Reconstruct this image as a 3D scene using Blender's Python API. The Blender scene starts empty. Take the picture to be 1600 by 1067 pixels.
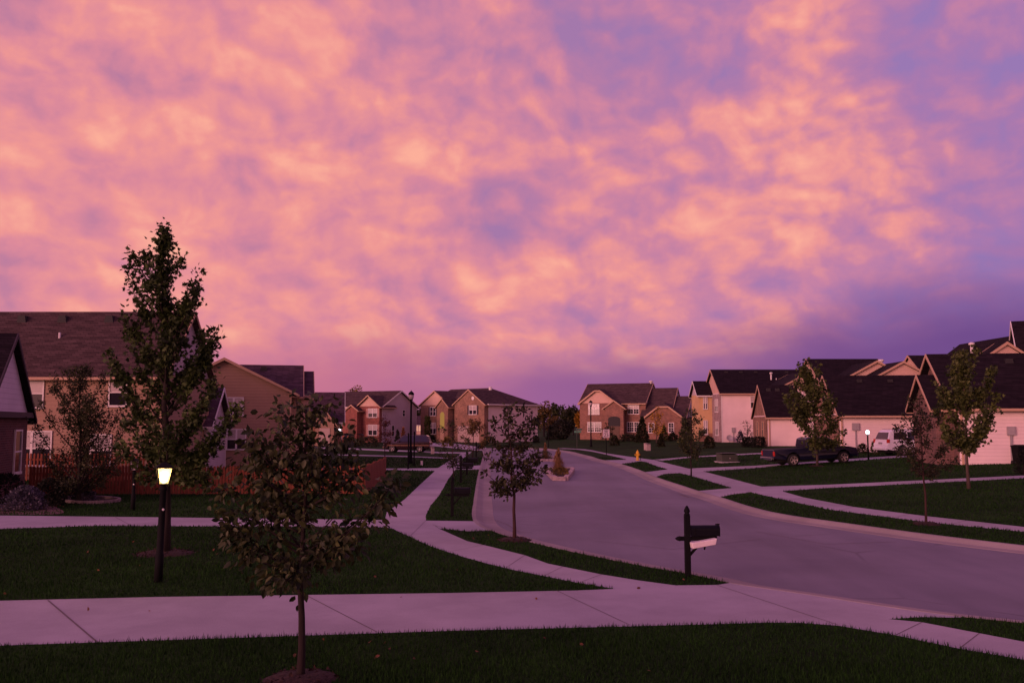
import bpy, math, random
import numpy as np
from mathutils import Vector, Matrix
from mathutils.geometry import delaunay_2d_cdt

rnd = random.Random(7)
rng = np.random.default_rng(11)
sc = bpy.context.scene
col = sc.collection
R = math.radians

# ------------------------------------------------------------------ camera
FPX = 1400.0; CXP = 800.0; CYP = 533.5; HOR = 660.0; CAMH = 2.9
PITCH = math.atan((HOR - CYP) / FPX)
cam_d = bpy.data.cameras.new('camera'); cam = bpy.data.objects.new('camera', cam_d); col.objects.link(cam)
cam.location = (0, 0, CAMH); cam.rotation_euler = (math.pi / 2 + PITCH, 0, 0)
cam_d.sensor_width = 36; cam_d.lens = 36 * FPX / 1600; cam_d.clip_start = .1; cam_d.clip_end = 6000
sc.camera = cam
sc.view_settings.view_transform = 'Standard'
try: sc.view_settings.look = 'None'
except Exception: pass
sc.view_settings.exposure = 0.0; sc.view_settings.gamma = 1.0

# ------------------------------------------------------------------ projection helpers (pixel of the 1600x1067 photo -> metres)
def ray(px, py):
    x = (px - CXP) / FPX; y = (CYP - py) / FPX
    return Vector((x, math.cos(PITCH) - y * math.sin(PITCH), math.sin(PITCH) + y * math.cos(PITCH)))
def sstep(t, a, b):
    t = min(1, max(0, (t - a) / (b - a))); return t * t * (3 - 2 * t)
_xs = [(-50, 20), (10, 18), (24.5, 14), (38, 11.6), (61, 9.8), (90, 8), (110, 5), (140, 2), (400, 0)]
def walk_x(Y):
    for (y0, x0), (y1, x1) in zip(_xs, _xs[1:]):
        if Y <= y1: return x0 + (x1 - x0) * (Y - y0) / (y1 - y0)
    return 0
def terrain(X, Y):
    s = X - walk_x(Y)
    h = .65 * min(1, max(0, (s - 1.5) / 15.0)) * (1 if s < 14 else 1)
    h = .65 * (sstep(s, .5, 17.5) * .45 + .55 * min(1, max(0, (s - 1.5) / 15)))
    far = .5 * sstep(Y, 101, 126) * sstep(X, 2, 9)
    return max(h, far)
def G(px, py):
    r = ray(px, py); z = 0
    for _ in range(14):
        t = (z - CAMH) / r.z; p = r * t
        z = .4 * z + .6 * terrain(p.x, p.y)
    t = (z - CAMH) / r.z
    return Vector((r.x * t, r.y * t, z))
def X_at(px, Y): return (px - CXP) / FPX * Y / (math.cos(PITCH)) * 1.0 if False else ray(px, HOR).x / ray(px, HOR).y * Y
def Z_at(py, Y, px=800):
    r = ray(px, py); return CAMH + r.z / r.y * Y
def P(px, py, Y):
    r = ray(px, py); t = Y / r.y
    return Vector((r.x * t, Y, CAMH + r.z * t))

# ------------------------------------------------------------------ world: sunset cloud deck
world = bpy.data.worlds.new('World'); sc.world = world; world.use_nodes = True
nt = world.node_tree; nt.nodes.clear()
class NB:
    def __init__(s, nt): s.nt = nt
    def n(s, t, **k):
        o = s.nt.nodes.new(t)
        for a, b in k.items(): setattr(o, a, b)
        return o
    def put(s, sock, v):
        if isinstance(v, bpy.types.NodeSocket): s.nt.links.new(v, sock)
        elif v is not None: sock.default_value = v
    def m(s, op, a, b=None, c=None, clamp=False):
        o = s.n('ShaderNodeMath', operation=op, use_clamp=clamp)
        s.put(o.inputs[0], a); s.put(o.inputs[1], b)
        if c is not None: s.put(o.inputs[2], c)
        return o.outputs[0]
    def vm(s, op, a, b=None, out=0):
        o = s.n('ShaderNodeVectorMath', operation=op); s.put(o.inputs[0], a)
        if b is not None: s.put(o.inputs[3 if op == 'SCALE' else 1], b)
        return o.outputs[out]
    def ss(s, v, a, b, lo=0., hi=1.):
        o = s.n('ShaderNodeMapRange', interpolation_type='SMOOTHSTEP')
        s.put(o.inputs['Value'], v); s.put(o.inputs['From Min'], a); s.put(o.inputs['From Max'], b)
        s.put(o.inputs['To Min'], lo); s.put(o.inputs['To Max'], hi); return o.outputs[0]
    def noise(s, v, sc_, det=4., rough=.5, dist=0.):
        o = s.n('ShaderNodeTexNoise'); s.put(o.inputs['Vector'], v); o.inputs['Scale'].default_value = sc_
        o.inputs['Detail'].default_value = det; o.inputs['Roughness'].default_value = rough; o.inputs['Distortion'].default_value = dist
        return o.outputs[0]
    def ramp(s, v, stops, interp='LINEAR'):
        o = s.n('ShaderNodeValToRGB'); s.put(o.inputs[0], v); e = o.color_ramp.elements; o.color_ramp.interpolation = interp
        while len(e) < len(stops): e.new(.5)
        for i, (p, c) in enumerate(stops): e[i].position = p; e[i].color = (*c, 1)
        return o.outputs[0]
    def mix(s, f, a, b, bt='MIX'):
        o = s.n('ShaderNodeMix', data_type='RGBA', blend_type=bt)
        s.put(o.inputs[0], f); s.put(o.inputs[6], a if isinstance(a, bpy.types.NodeSocket) else (*a, 1))
        s.put(o.inputs[7], b if isinstance(b, bpy.types.NodeSocket) else (*b, 1)); return o.outputs[2]
w = NB(nt)
D = w.vm('NORMALIZE', w.n('ShaderNodeTexCoord').outputs['Generated'])
sep = w.n('ShaderNodeSeparateXYZ'); nt.links.new(D, sep.inputs[0]); dx, dy, dz = sep.outputs
az0 = w.m('ARCTAN2', dx, dy); el0 = w.m('ARCSINE', w.m('MAXIMUM', dz, 0.))
e1 = w.m('ADD', w.m('MULTIPLY', el0, 1.0), w.m('MULTIPLY', w.m('LOGARITHM', w.m('ADD', el0, .08), 2.718281828), .09))
cmb = w.n('ShaderNodeCombineXYZ'); w.put(cmb.inputs[0], az0); w.put(cmb.inputs[1], e1); w.put(cmb.inputs[2], 3.7)
Pl = cmb.outputs[0]
warp = w.n('ShaderNodeTexNoise'); w.put(warp.inputs['Vector'], Pl); warp.inputs['Scale'].default_value = 6.; warp.inputs['Detail'].default_value = 3.
wv = w.vm('SCALE', w.vm('SUBTRACT', warp.outputs['Color'], (.5, .5, .5)), .12)
mp = w.n('ShaderNodeMapping'); w.put(mp.inputs[0], w.vm('ADD', Pl, wv)); mp.inputs['Rotation'].default_value = (0, 0, R(-32)); mp.inputs['Scale'].default_value = (.85, 1.1, 1)
Pw = mp.outputs[0]
n_big = w.noise(Pw, 4.2, 3., .5)
n_mid = w.noise(Pw, 9., 3., .42, .0)
n_mid2 = w.noise(w.vm('ADD', Pw, (.014, .024, 0)), 9., 3., .42, .0)
Pf = w.vm('ADD', Pl, w.vm('SCALE', wv, .6))
n_fine = w.noise(Pf, 20., 4., .5, .0)
n_fine2 = w.noise(w.vm('ADD', Pf, (.008, .012, 0)), 20., 4., .5, .0)
relief = w.m('ADD', w.m('MULTIPLY', w.m('SUBTRACT', n_mid, n_mid2), 1.1), w.m('MULTIPLY', w.m('SUBTRACT', n_fine, n_fine2), 1.15))
wf = w.n('ShaderNodeTexNoise'); w.put(wf.inputs['Vector'], Pl); wf.inputs['Scale'].default_value = 30.; wf.inputs['Detail'].default_value = 3.
wv2 = w.vm('SCALE', w.vm('SUBTRACT', wf.outputs['Color'], (.5, .5, .5)), .036)
def dome(scale, smooth, k_):
    v = w.n('ShaderNodeTexVoronoi', feature='SMOOTH_F1'); w.put(v.inputs['Vector'], w.vm('ADD', w.vm('ADD', Pl, w.vm('SCALE', wv, k_)), wv2)); v.inputs['Scale'].default_value = scale; v.inputs['Smoothness'].default_value = smooth
    return w.m('SUBTRACT', .40, v.outputs['Distance'])
cell = w.m('ADD', w.m('MULTIPLY', dome(11., .14, 1.1), .72), w.m('MULTIPLY', dome(23., .10, .7), .58))
def blob(px, py, rad, amp):
    c = ray(px, py).normalized(); dt = w.vm('DOT_PRODUCT', D, tuple(c), out=1)
    return w.ss(dt, math.cos(rad / 1400.), 1., 0., amp)
BL = [(110, 360, 330, .20), (430, 290, 330, .16), (700, 430, 260, .08), (520, 90, 300, .05), (960, 220, 120, .12), (850, 190, 110, .14),
      (1390, 230, 150, .22), (1480, 300, 120, .20), (1180, 290, 200, .16), (1250, 40, 150, .20), (1010, 440, 260, .13), (330, 520, 300, .10), (860, 560, 240, .10),
      (1000, 100, 190, -.24), (830, 250, 100, -.12), (1550, 130, 240, -.22), (1590, 480, 260, -.34), (1300, 530, 240, -.04), (60, 120, 160, -.05), (300, 280, 90, -.04), (360, 210, 80, -.05),
      (750, 60, 150, -.16), (1500, 220, 90, -.18), (240, 100, 60, -.08), (1420, 60, 120, -.2), (650, 235, 150, -.08), (70, 430, 120, -.12), (430, 420, 90, -.06), (1200, 430, 200, .08), (780, 340, 80, -.06)]
acc = None
for b in BL:
    v = blob(*b); acc = v if acc is None else w.m('ADD', acc, v)
t = w.m('ADD', w.m('MULTIPLY', w.m('SUBTRACT', n_big, .5), .7), w.m('MULTIPLY', w.m('SUBTRACT', n_mid, .5), .7))
t = w.m('ADD', t, relief)
t = w.m('ADD', t, w.m('MULTIPLY', w.m('SUBTRACT', n_fine, .5), .15))
t = w.m('ADD', t, w.m('MULTIPLY', cell, .85))
t = w.m('ADD', w.m('ADD', w.m('MULTIPLY', t, .70), .565), w.m('MULTIPLY', acc, .66))
az = w.m('DIVIDE', dx, w.m('MAXIMUM', w.m('ABSOLUTE', dy), .05))
cool = w.ss(az, -.12, .60)
warmc = w.ramp(t, [(.0, (.42, .19, .36)), (.25, (.55, .215, .34)), (.5, (.72, .255, .33)), (.75, (.87, .315, .30)), (1., (.98, .43, .325))])
coolc = w.ramp(t, [(.0, (.31, .19, .47)), (.25, (.39, .19, .43)), (.5, (.55, .22, .38)), (.75, (.84, .31, .31)), (1., (.98, .43, .33))])
skyc = w.mix(w.ss(az, -.45, .6, 0., .92), warmc, coolc)
# low band of blue-purple haze under the deck
hz_edge = w.m('ADD', w.m('MULTIPLY', w.m('SUBTRACT', n_mid, .5), .07), w.ss(az, .12, .56, .0, .062))
band = w.ss(w.m('SUBTRACT', dz, hz_edge), .118, .025)
band = w.m('MULTIPLY', band, w.ss(az, -.55, -.18, .15, 1.))
bandc = w.ramp(w.ss(az, -.4, .6), [(0., (.60, .18, .27)), (.4, (.33, .12, .30)), (1., (.16, .072, .26))])
skyc = w.mix(band, skyc, bandc)
# overhead the deck loses the light; behind the camera the afterglow
front = w.ss(dy, -.25, .35)
up = w.ss(dz, .40, .80)
skyc = w.mix(up, skyc, (.38, .155, .40))
back = w.mix(w.ss(dz, .0, .55), (1.5, .60, .56), (.38, .155, .40))
rightdim = w.ss(dx, -.2, .8, 1., .42)
back = w.mix(1., back, w.mix(0., (1, 1, 1), (1, 1, 1)), 'MULTIPLY')
bk = w.vm('SCALE', back, rightdim)
skyc = w.mix(front, bk, skyc)
skyc = w.mix(w.ss(dz, -.01, -.05), skyc, (.02, .012, .012))
bg = w.n('ShaderNodeBackground'); nt.links.new(skyc, bg.inputs[0]); bg.inputs[1].default_value = 1.0
nt.links.new(bg.outputs[0], w.n('ShaderNodeOutputWorld').inputs[0])

# ------------------------------------------------------------------ sun: the glow left behind the camera, very low and wide
sl = bpy.data.lights.new('sun', 'SUN'); so = bpy.data.objects.new('sun', sl); col.objects.link(so)
sl.energy = 2.85; sl.angle = R(32); sl.color = (1., .44, .40)
so.rotation_euler = Vector((.72, .69, -.15)).to_track_quat('-Z', 'Y').to_euler()

# ------------------------------------------------------------------ materials
MATS = {}
def mat(name, base, rough=.8, var=.12, scale=6., kind=None, metal=0., bump=.0, coat=0., c2=None, spec=.4):
    m = bpy.data.materials.new(name); m.use_nodes = True; t = m.node_tree; t.nodes.clear(); b = NB(t)
    pr = b.n('ShaderNodeBsdfPrincipled'); out = b.n('ShaderNodeOutputMaterial'); t.links.new(pr.outputs[0], out.inputs[0])
    pr.inputs['Roughness'].default_value = rough; pr.inputs['Metallic'].default_value = metal
    pr.inputs['Specular IOR Level'].default_value = spec
    if coat: pr.inputs['Coat Weight'].default_value = coat; pr.inputs['Coat Roughness'].default_value = .08
    co = b.n('ShaderNodeTexCoord').outputs['Object']
    nz = b.noise(co, scale, 5., .6)
    lo = tuple(x * (1 - var) for x in base); hi = tuple(min(1, x * (1 + var)) for x in (c2 or base))
    c = b.mix(b.ss(nz, .3, .7), lo, hi)
    sp = b.n('ShaderNodeSeparateXYZ'); t.links.new(co, sp.inputs[0])
    hgt = nz; hs = bump
    if kind == 'siding':
        fr = b.m('FRACT', b.m('DIVIDE', sp.outputs[2], .20))
        edge = b.ss(fr, .0, .14, .55, 1.); c = b.mix(1., c, b.mix(edge, (.45, .45, .45), (1, 1, 1)), 'MULTIPLY')
        hgt = b.m('SUBTRACT', 1., fr); hs = .6
    elif kind == 'siding_fine':
        fr = b.m('FRACT', b.m('DIVIDE', sp.outputs[2], .12))
        edge = b.ss(fr, .0, .16, .0, 1.); c = b.mix(1., c, b.mix(edge, (.62, .62, .62), (1, 1, 1)), 'MULTIPLY'); hgt = b.m('SUBTRACT', 1., fr); hs = .4
    elif kind == 'brick':
        cm = b.n('ShaderNodeCombineXYZ'); b.put(cm.inputs[0], b.m('ADD', sp.outputs[0], sp.outputs[1])); b.put(cm.inputs[1], sp.outputs[2])
        br = b.n('ShaderNodeTexBrick'); b.put(br.inputs['Vector'], cm.outputs[0]); br.inputs['Scale'].default_value = 1.
        br.inputs['Brick Width'].default_value = .26; br.inputs['Row Height'].default_value = .09; br.inputs['Mortar Size'].default_value = .010
        br.inputs['Color1'].default_value = (*[x * .72 for x in base], 1); br.inputs['Color2'].default_value = (*[x * 1.25 for x in base], 1)
        br.inputs['Mortar'].default_value = (*[.55 * x + .10 for x in base], 1)
        big = b.noise(co, .9, 4., .6)
        c = b.mix(1., br.outputs[0], b.mix(b.ss(big, .3, .7), (.78, .78, .78), (1.12, 1.08, 1.05)), 'MULTIPLY'); hgt = br.outputs[1]; hs = -.25
    elif kind == 'shingle':
        cm = b.n('ShaderNodeCombineXYZ'); b.put(cm.inputs[0], b.m('ADD', sp.outputs[0], sp.outputs[1])); b.put(cm.inputs[1], sp.outputs[2])
        br = b.n('ShaderNodeTexBrick'); b.put(br.inputs['Vector'], cm.outputs[0]); br.inputs['Scale'].default_value = 1.; br.inputs['Bias'].default_value = -.1
        br.inputs['Brick Width'].default_value = .42; br.inputs['Row Height'].default_value = .11; br.inputs['Mortar Size'].default_value = .012
        br.inputs['Color1'].default_value = (*[x * .78 for x in base], 1); br.inputs['Color2'].default_value = (*[x * 1.28 for x in base], 1)
        br.inputs['Mortar'].default_value = (*[x * .45 for x in base], 1)
        st = b.n('ShaderNodeMapping'); b.put(st.inputs[0], cm.outputs[0]); st.inputs['Scale'].default_value = (.7, 6., 1)
        c = b.mix(1., br.outputs[0], b.mix(b.ss(b.noise(st.outputs[0], 1., 4., .6), .35, .7), (.8, .8, .8), (1.25, 1.22, 1.2)), 'MULTIPLY'); hgt = br.outputs[1]; hs = -.3
    elif kind == 'concrete':
        n2 = b.noise(co, .35, 5., .65); n3 = b.noise(co, 45., 3., .6); n4 = b.noise(co, 3., 6., .7)
        c = b.mix(b.ss(n2, .3, .7), [x * .78 for x in base], [x * 1.06 for x in base])
        c = b.mix(1., c, b.mix(b.ss(n3, .3, .7), (.90, .90, .90), (1.05, 1.05, 1.05)), 'MULTIPLY')
        c = b.mix(b.ss(n4, .60, .74, 0., .45), c, [x * .66 for x in base]); hgt = n3; hs = .12
    elif kind == 'asphalt':
        n2 = b.noise(co, .13, 5., .6); n3 = b.noise(co, 60., 3., .7); st = b.n('ShaderNodeMapping'); b.put(st.inputs[0], co); st.inputs['Scale'].default_value = (1.2, .12, 1); st.inputs['Rotation'].default_value = (0, 0, R(12))
        n4 = b.noise(st.outputs[0], .55, 5., .6)
        c = b.mix(b.ss(n2, .3, .7), [x * .74 for x in base], [x * 1.16 for x in base])
        c = b.mix(1., c, b.mix(b.ss(n4, .3, .7), (.84, .84, .86), (1.10, 1.09, 1.08)), 'MULTIPLY')
        c = b.mix(1., c, b.mix(b.ss(n3, .3, .7), (.84, .84, .84), (1.1, 1.1, 1.1)), 'MULTIPLY')
        ve = b.n('ShaderNodeTexVoronoi', feature='DISTANCE_TO_EDGE'); b.put(ve.inputs['Vector'], b.vm('ADD', co, b.vm('SCALE', b.n('ShaderNodeTexNoise').outputs['Color'], .1))); ve.inputs['Scale'].default_value = .11
        crack = b.ss(ve.outputs[0], .002, .006, 1., 0.)
        c = b.mix(b.m('MULTIPLY', crack, b.ss(n4, .45, .6, 0., .55)), c, [x * .35 for x in base]); hgt = n3; hs = .25
    elif kind == 'grass':
        n2 = b.noise(co, .22, 5., .65); n3 = b.noise(co, 14., 5., .75); n4 = b.noise(co, 90., 3., .7); n5 = b.noise(co, 1.4, 4., .6)
        c = b.mix(b.ss(n2, .3, .7), lo, hi)
        c = b.mix(1., c, b.mix(b.ss(n5, .3, .7), (.8, .82, .8), (1.2, 1.15, 1.1)), 'MULTIPLY')
        c = b.mix(1., c, b.mix(b.ss(n3, .25, .75), (.55, .58, .5), (1.45, 1.4, 1.4)), 'MULTIPLY')
        c = b.mix(1., c, b.mix(b.ss(n4, .3, .7), (.5, .5, .5), (1.4, 1.4, 1.4)), 'MULTIPLY'); hgt = n4; hs = .9
    elif kind == 'leaf':
        ri = b.n('ShaderNodeNewGeometry').outputs['Random Per Island']; big = b.noise(co, 1.6, 3., .5)
        c = b.mix(ri, lo, hi); c = b.mix(1., c, b.mix(b.ss(big, .35, .65), (.7, .7, .7), (1.3, 1.25, 1.2)), 'MULTIPLY')
    elif kind == 'wood':
        st = b.n('ShaderNodeMapping'); b.put(st.inputs[0], co); st.inputs['Scale'].default_value = (9, 9, .8)
        ng = b.noise(st.outputs[0], 1.5, 5., .6)
        c = b.mix(b.ss(ng, .25, .75), [x * .55 for x in base], [x * 1.35 for x in base]); hgt = ng; hs = .3
    elif kind == 'blade':
        ri = b.n('ShaderNodeNewGeometry').outputs['Random Per Island']; n2 = b.noise(co, .35, 4., .6)
        c = b.mix(ri, lo, hi); c = b.mix(1., c, b.mix(b.ss(n2, .3, .7), (.75, .78, .75), (1.25, 1.2, 1.1)), 'MULTIPLY')
    b.put(pr.inputs['Base Color'], c)
    if hs:
        bp = b.n('ShaderNodeBump'); bp.inputs['Strength'].default_value = abs(hs); bp.inputs['Distance'].default_value = .02; bp.invert = hs < 0
        b.put(bp.inputs['Height'], hgt); t.links.new(bp.outputs[0], pr.inputs['Normal'])
    if kind in ('leaf', 'blade'):
        tr = b.n('ShaderNodeBsdfTranslucent'); b.put(tr.inputs[0], c); mx = b.n('ShaderNodeMixShader'); mx.inputs[0].default_value = .25
        t.links.new(pr.outputs[0], mx.inputs[1]); t.links.new(tr.outputs[0], mx.inputs[2]); t.links.new(mx.outputs[0], out.inputs[0])
    MATS[name] = m; return m
def emis(name, c, s):
    m = bpy.data.materials.new(name); m.use_nodes = True; t = m.node_tree; t.nodes.clear(); b = NB(t)
    e = b.n('ShaderNodeEmission'); e.inputs[0].default_value = (*c, 1); e.inputs[1].default_value = s
    t.links.new(e.outputs[0], b.n('ShaderNodeOutputMaterial').inputs[0]); MATS[name] = m; return m
mat('grass', (.007, .030, .004), .95, .2, 3., 'grass', c2=(.014, .046, .007), spec=.1)
mat('blade', (.006, .028, .003), .8, .35, 3., 'blade', c2=(.016, .055, .008), spec=.15)
mat('asphalt', (.175, .17, .205), .66, .1, 3., 'asphalt', spec=.4)
mat('concrete', (.42, .395, .42), .9, .1, 3., 'concrete', spec=.2)
mat('kerb_concrete', (.34, .30, .28), .9, .1, 3., 'concrete', spec=.2)
mat('joint', (.15, .12, .12), .95, .1)
mat('mulch', (.028, .012, .010), .95, .5, 26., bump=1.)
mat('gravel', (.14, .075, .07), .95, .5, 22., bump=1.)
mat('edging', (.22, .17, .17), .9, .15, 8.)
mat('siding_tan', (.35, .225, .155), .75, .06, .7, 'siding')
mat('siding_cream', (.62, .42, .33), .75, .06, .7, 'siding_fine')
mat('siding_white', (.82, .68, .66), .7, .05, .7, 'siding_fine')
mat('siding_grey', (.50, .43, .48), .75, .06, .7, 'siding_fine')
mat('siding_gable', (.66, .60, .68), .75, .06, .7, 'siding')
mat('siding_buff', (.60, .40, .20), .75, .08, .7, 'siding_fine')
mat('brick_red', (.28, .085, .060), .9, .1, 3., 'brick')
mat('brick_brown', (.28, .155, .10), .9, .1, 3., 'brick')
mat('brick_tan', (.26, .125, .085), .9, .1, 3., 'brick')
mat('siding_lap', (.82, .68, .66), .7, .05, .7, 'siding')
mat('brick_deep_brown', (.17, .085, .07), .9, .1, 3., 'brick')  # darker, browner brick for the nearest garage
mat('brick_dark', (.10, .028, .028), .9, .1, 3., 'brick')
mat('brick_grey', (.36, .26, .26), .9, .1, 3., 'brick')
mat('roof_brown', (.080, .052, .052), .95, .1, 3., 'shingle', spec=.1)
mat('roof_dark', (.016, .011, .015), .95, .1, 3., 'shingle', spec=.1)
mat('roof_purple', (.075, .046, .062), .95, .1, 3., 'shingle', spec=.1)
mat('trim_white', (.72, .68, .66), .6, .04)
mat('trim_tan', (.50, .33, .22), .7, .05)
mat('trim_dark', (.045, .03, .04), .7, .05)
mat('shutter_dark', (.05, .03, .04), .6, .05)
mat('shutter_pink', (.45, .25, .22), .6, .05)
mat('glass', (.020, .018, .025), .06, .05, spec=.6)
mat('blind', (.42, .36, .36), .35, .05, coat=.6)
mat('garage_door', (.50, .38, .34), .6, .05)
mat('door_brown', (.10, .05, .03), .6, .1)
mat('fence_wood', (.20, .055, .028), .9, .15, 3., 'wood')
mat('black_paint', (.006, .006, .007), .75, .1, spec=.12)
mat('box_black', (.005, .005, .008), .4, .1, spec=.14)
mat('white_plastic', (.78, .70, .70), .5, .06, 9.)
mat('grey_metal', (.35, .32, .33), .5, .1)
mat('pipe_white', (.65, .6, .58), .6, .05)
mat('vent_black', (.02, .018, .02), .7, .1)
mat('green_metal', (.055, .062, .045), .6, .12)
mat('beige_metal', (.50, .40, .36), .7, .1)
mat('hydrant_yellow', (.78, .46, .03), .5, .08)
mat('sign_white', (.80, .68, .68), .5, .03)
mat('sign_black', (.02, .018, .02), .6, .03)
mat('sign_green', (.03, .16, .10), .5, .05)
mat('car_blue', (.008, .009, .030), .35, .05, coat=.35)
mat('car_maroon', (.020, .006, .010), .22, .05, coat=1.)
mat('car_tan', (.17, .09, .055), .4, .05, coat=.5)
mat('car_white', (.82, .80, .82), .35, .03, coat=.5)
mat('car_glass', (.015, .015, .025), .04, .05, spec=.8)
mat('tyre', (.012, .012, .012), .85, .1)
mat('rim', (.55, .50, .50), .25, .05, metal=.8)
mat('underbody', (.008, .008, .008), .9, .05)
mat('chrome', (.6, .58, .6), .15, .03, metal=1.)
mat('tail_red', (.55, .03, .02), .25, .05, coat=1.)
mat('lamp_clear', (.7, .66, .66), .12, .03, coat=1.)
mat('frosted', (.50, .40, .42), .3, .05)
mat('bark', (.020, .012, .012), .95, .3, 14., 'wood')
mat('bark_light', (.08, .055, .045), .95, .2, 14., 'wood')
mat('bark_red', (.045, .020, .018), .95, .2, 14., 'wood')
mat('leaf_maple', (.012, .030, .005), .6, .3, 3., 'leaf', c2=(.055, .080, .022), spec=.3)
mat('leaf_olive', (.009, .022, .005), .55, .3, 3., 'leaf', c2=(.055, .064, .022), spec=.35)
mat('leaf_dark', (.012, .020, .007), .6, .3, 3., 'leaf', c2=(.045, .046, .020), spec=.3)
mat('leaf_redgreen', (.012, .024, .007), .6, .3, 3., 'leaf', c2=(.056, .060, .024), spec=.3)
mat('leaf_red', (.010, .018, .006), .6, .3, 3., 'leaf', c2=(.036, .034, .016), spec=.3)
mat('leaf_rust', (.10, .035, .02), .6, .3, 3., 'leaf', c2=(.20, .085, .045), spec=.3)
mat('leaf_yellow', (.26, .14, .012), .6, .3, 3., 'leaf', c2=(.42, .24, .03), spec=.3)
mat('leaf_yellowgreen', (.10, .075, .018), .6, .3, 3., 'leaf', c2=(.20, .14, .04), spec=.3)
mat('leaf_green', (.022, .040, .008), .6, .3, 3., 'leaf', c2=(.085, .105, .028), spec=.3)
mat('needle_dark', (.012, .016, .012), .7, .3, 3., 'leaf', c2=(.03, .032, .024), spec=.2)
mat('needle_blue', (.045, .05, .07), .7, .3, 3., 'leaf', c2=(.13, .12, .16), spec=.2)
mat('plume', (.20, .11, .05), .8, .3, 3., 'blade', c2=(.34, .20, .10), spec=.1)
mat('stone', (.42, .32, .32), .9, .3, 7., bump=.5)
emis('lamp_warm', (1., .66, .20), 3.2)
emis('bulb_warm', (1., .86, .50), 12.)
emis('lamp_cool', (.98, .86, 1.), 6.)
emis('window_lit', (1., .50, .14), .34)
emis('pink_reflection', (1., .45, .30), .75)  # pink sky reflection on window panes, put in as emission

# ------------------------------------------------------------------ mesh helpers
class MB:
    def __init__(s): s.v = []; s.f = []
    def add(s, vs, fs):
        o = len(s.v); s.v += [tuple(p) for p in vs]; s.f += [tuple(i + o for i in f) for f in fs]; return s
    def box(s, x0, x1, y0, y1, z0, z1):
        x0, x1 = min(x0, x1), max(x0, x1); y0, y1 = min(y0, y1), max(y0, y1); z0, z1 = min(z0, z1), max(z0, z1)
        return s.add([(x0,y0,z0),(x1,y0,z0),(x1,y1,z0),(x0,y1,z0),(x0,y0,z1),(x1,y0,z1),(x1,y1,z1),(x0,y1,z1)],
                     [(0,3,2,1),(4,5,6,7),(0,1,5,4),(1,2,6,5),(2,3,7,6),(3,0,4,7)])
    def obox(s, c, ax, ay, az):   # oriented box from centre and half-axis vectors
        c, ax, ay, az = Vector(c), Vector(ax), Vector(ay), Vector(az); vs = []
        for k in (-1, 1):
            for i, j in ((-1, -1), (1, -1), (1, 1), (-1, 1)): vs.append(c + ax * i + ay * j + az * k)
        return s.add(vs, [(0,3,2,1),(4,5,6,7),(0,1,5,4),(1,2,6,5),(2,3,7,6),(3,0,4,7)])
    def beam(s, a, b, wd, th, up=(0, 0, 1)):
        a, b = Vector(a), Vector(b); d = (b - a); n = d.normalized(); sd = n.cross(Vector(up))
        if sd.length < 1e-4: sd = Vector((1, 0, 0))
        sd.normalize(); u2 = sd.cross(n)
        return s.obox((a + b) / 2, d / 2, sd * wd / 2, u2 * th / 2)
    def prism(s, prof, axis, a0, a1):     # prof: list of 2D; axis 'x': prof=(y,z); 'y': prof=(x,z); 'z': prof=(x,y)
        n = len(prof); vs = []
        for a in (a0, a1):
            for p, q in prof: vs.append({'x': (a, p, q), 'y': (p, a, q), 'z': (p, q, a)}[axis])
        fs = [tuple(range(n)), tuple(range(2 * n - 1, n - 1, -1))]
        fs += [(i, i + n, (i + 1) % n + n, (i + 1) % n) for i in range(n)]
        return s.add(vs, fs)
    def path(s, pts, rad, n=8):
        pts = [Vector(p) for p in pts]; rings = []
        if not isinstance(rad, (list, tuple)): rad = [rad] * len(pts)
        ref = Vector((.31, .17, .93))
        for i, p in enumerate(pts):
            d = (pts[min(i + 1, len(pts) - 1)] - pts[max(i - 1, 0)]).normalized()
            a = d.cross(Vector((1, 0, 0)) if abs(d.x) < .8 else Vector((0, 1, 0))).normalized(); b = d.cross(a)
            rings.append([p + (a * math.cos(2 * math.pi * k / n) + b * math.sin(2 * math.pi * k / n)) * rad[i] for k in range(n)])
        vs = [q for r in rings for q in r]; fs = []
        for i in range(len(pts) - 1):
            for k in range(n): fs.append((i * n + k, i * n + (k + 1) % n, (i + 1) * n + (k + 1) % n, (i + 1) * n + k))
        fs += [tuple(range(n))[::-1], tuple(range((len(pts) - 1) * n, len(pts) * n))]
        return s.add(vs, fs)
    def lathe(s, prof, n=16, c=(0, 0, 0)):  # prof: (r,z)
        vs = []
        for r, z in prof:
            for k in range(n): vs.append((c[0] + r * math.cos(2 * math.pi * k / n), c[1] + r * math.sin(2 * math.pi * k / n), c[2] + z))
        fs = []
        for i in range(len(prof) - 1):
            for k in range(n): fs.append((i * n + k, i * n + (k + 1) % n, (i + 1) * n + (k + 1) % n, (i + 1) * n + k))
        fs += [tuple(range(n))[::-1], tuple(range((len(prof) - 1) * n, len(prof) * n))]
        return s.add(vs, fs)
    def rot(s, M, i0=0):
        for i in range(i0, len(s.v)): s.v[i] = tuple(M @ Vector(s.v[i]))
        return s
    def build(s, name, m, parent=None, smooth=False, bevel=0., loc=None):
        me = bpy.data.meshes.new(name); me.from_pydata(s.v, [], s.f); me.update()
        me.materials.append(MATS[m])
        o = bpy.data.objects.new(name, me); col.objects.link(o)
        if smooth:
            for p in me.polygons: p.use_smooth = len(p.vertices) <= 4
        if bevel:
            b = o.modifiers.new('bevel', 'BEVEL'); b.width = bevel; b.segments = 2; b.limit_method = 'ANGLE'; b.angle_limit = R(35)
        if parent: o.parent = parent
        if loc is not None: o.location = loc
        return o
def tag(o, label=None, cat=None, group=None, kind=None):
    if label: o['label'] = label
    if cat: o['category'] = cat
    if group: o['group'] = group
    if kind: o['kind'] = kind
    return o
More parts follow.
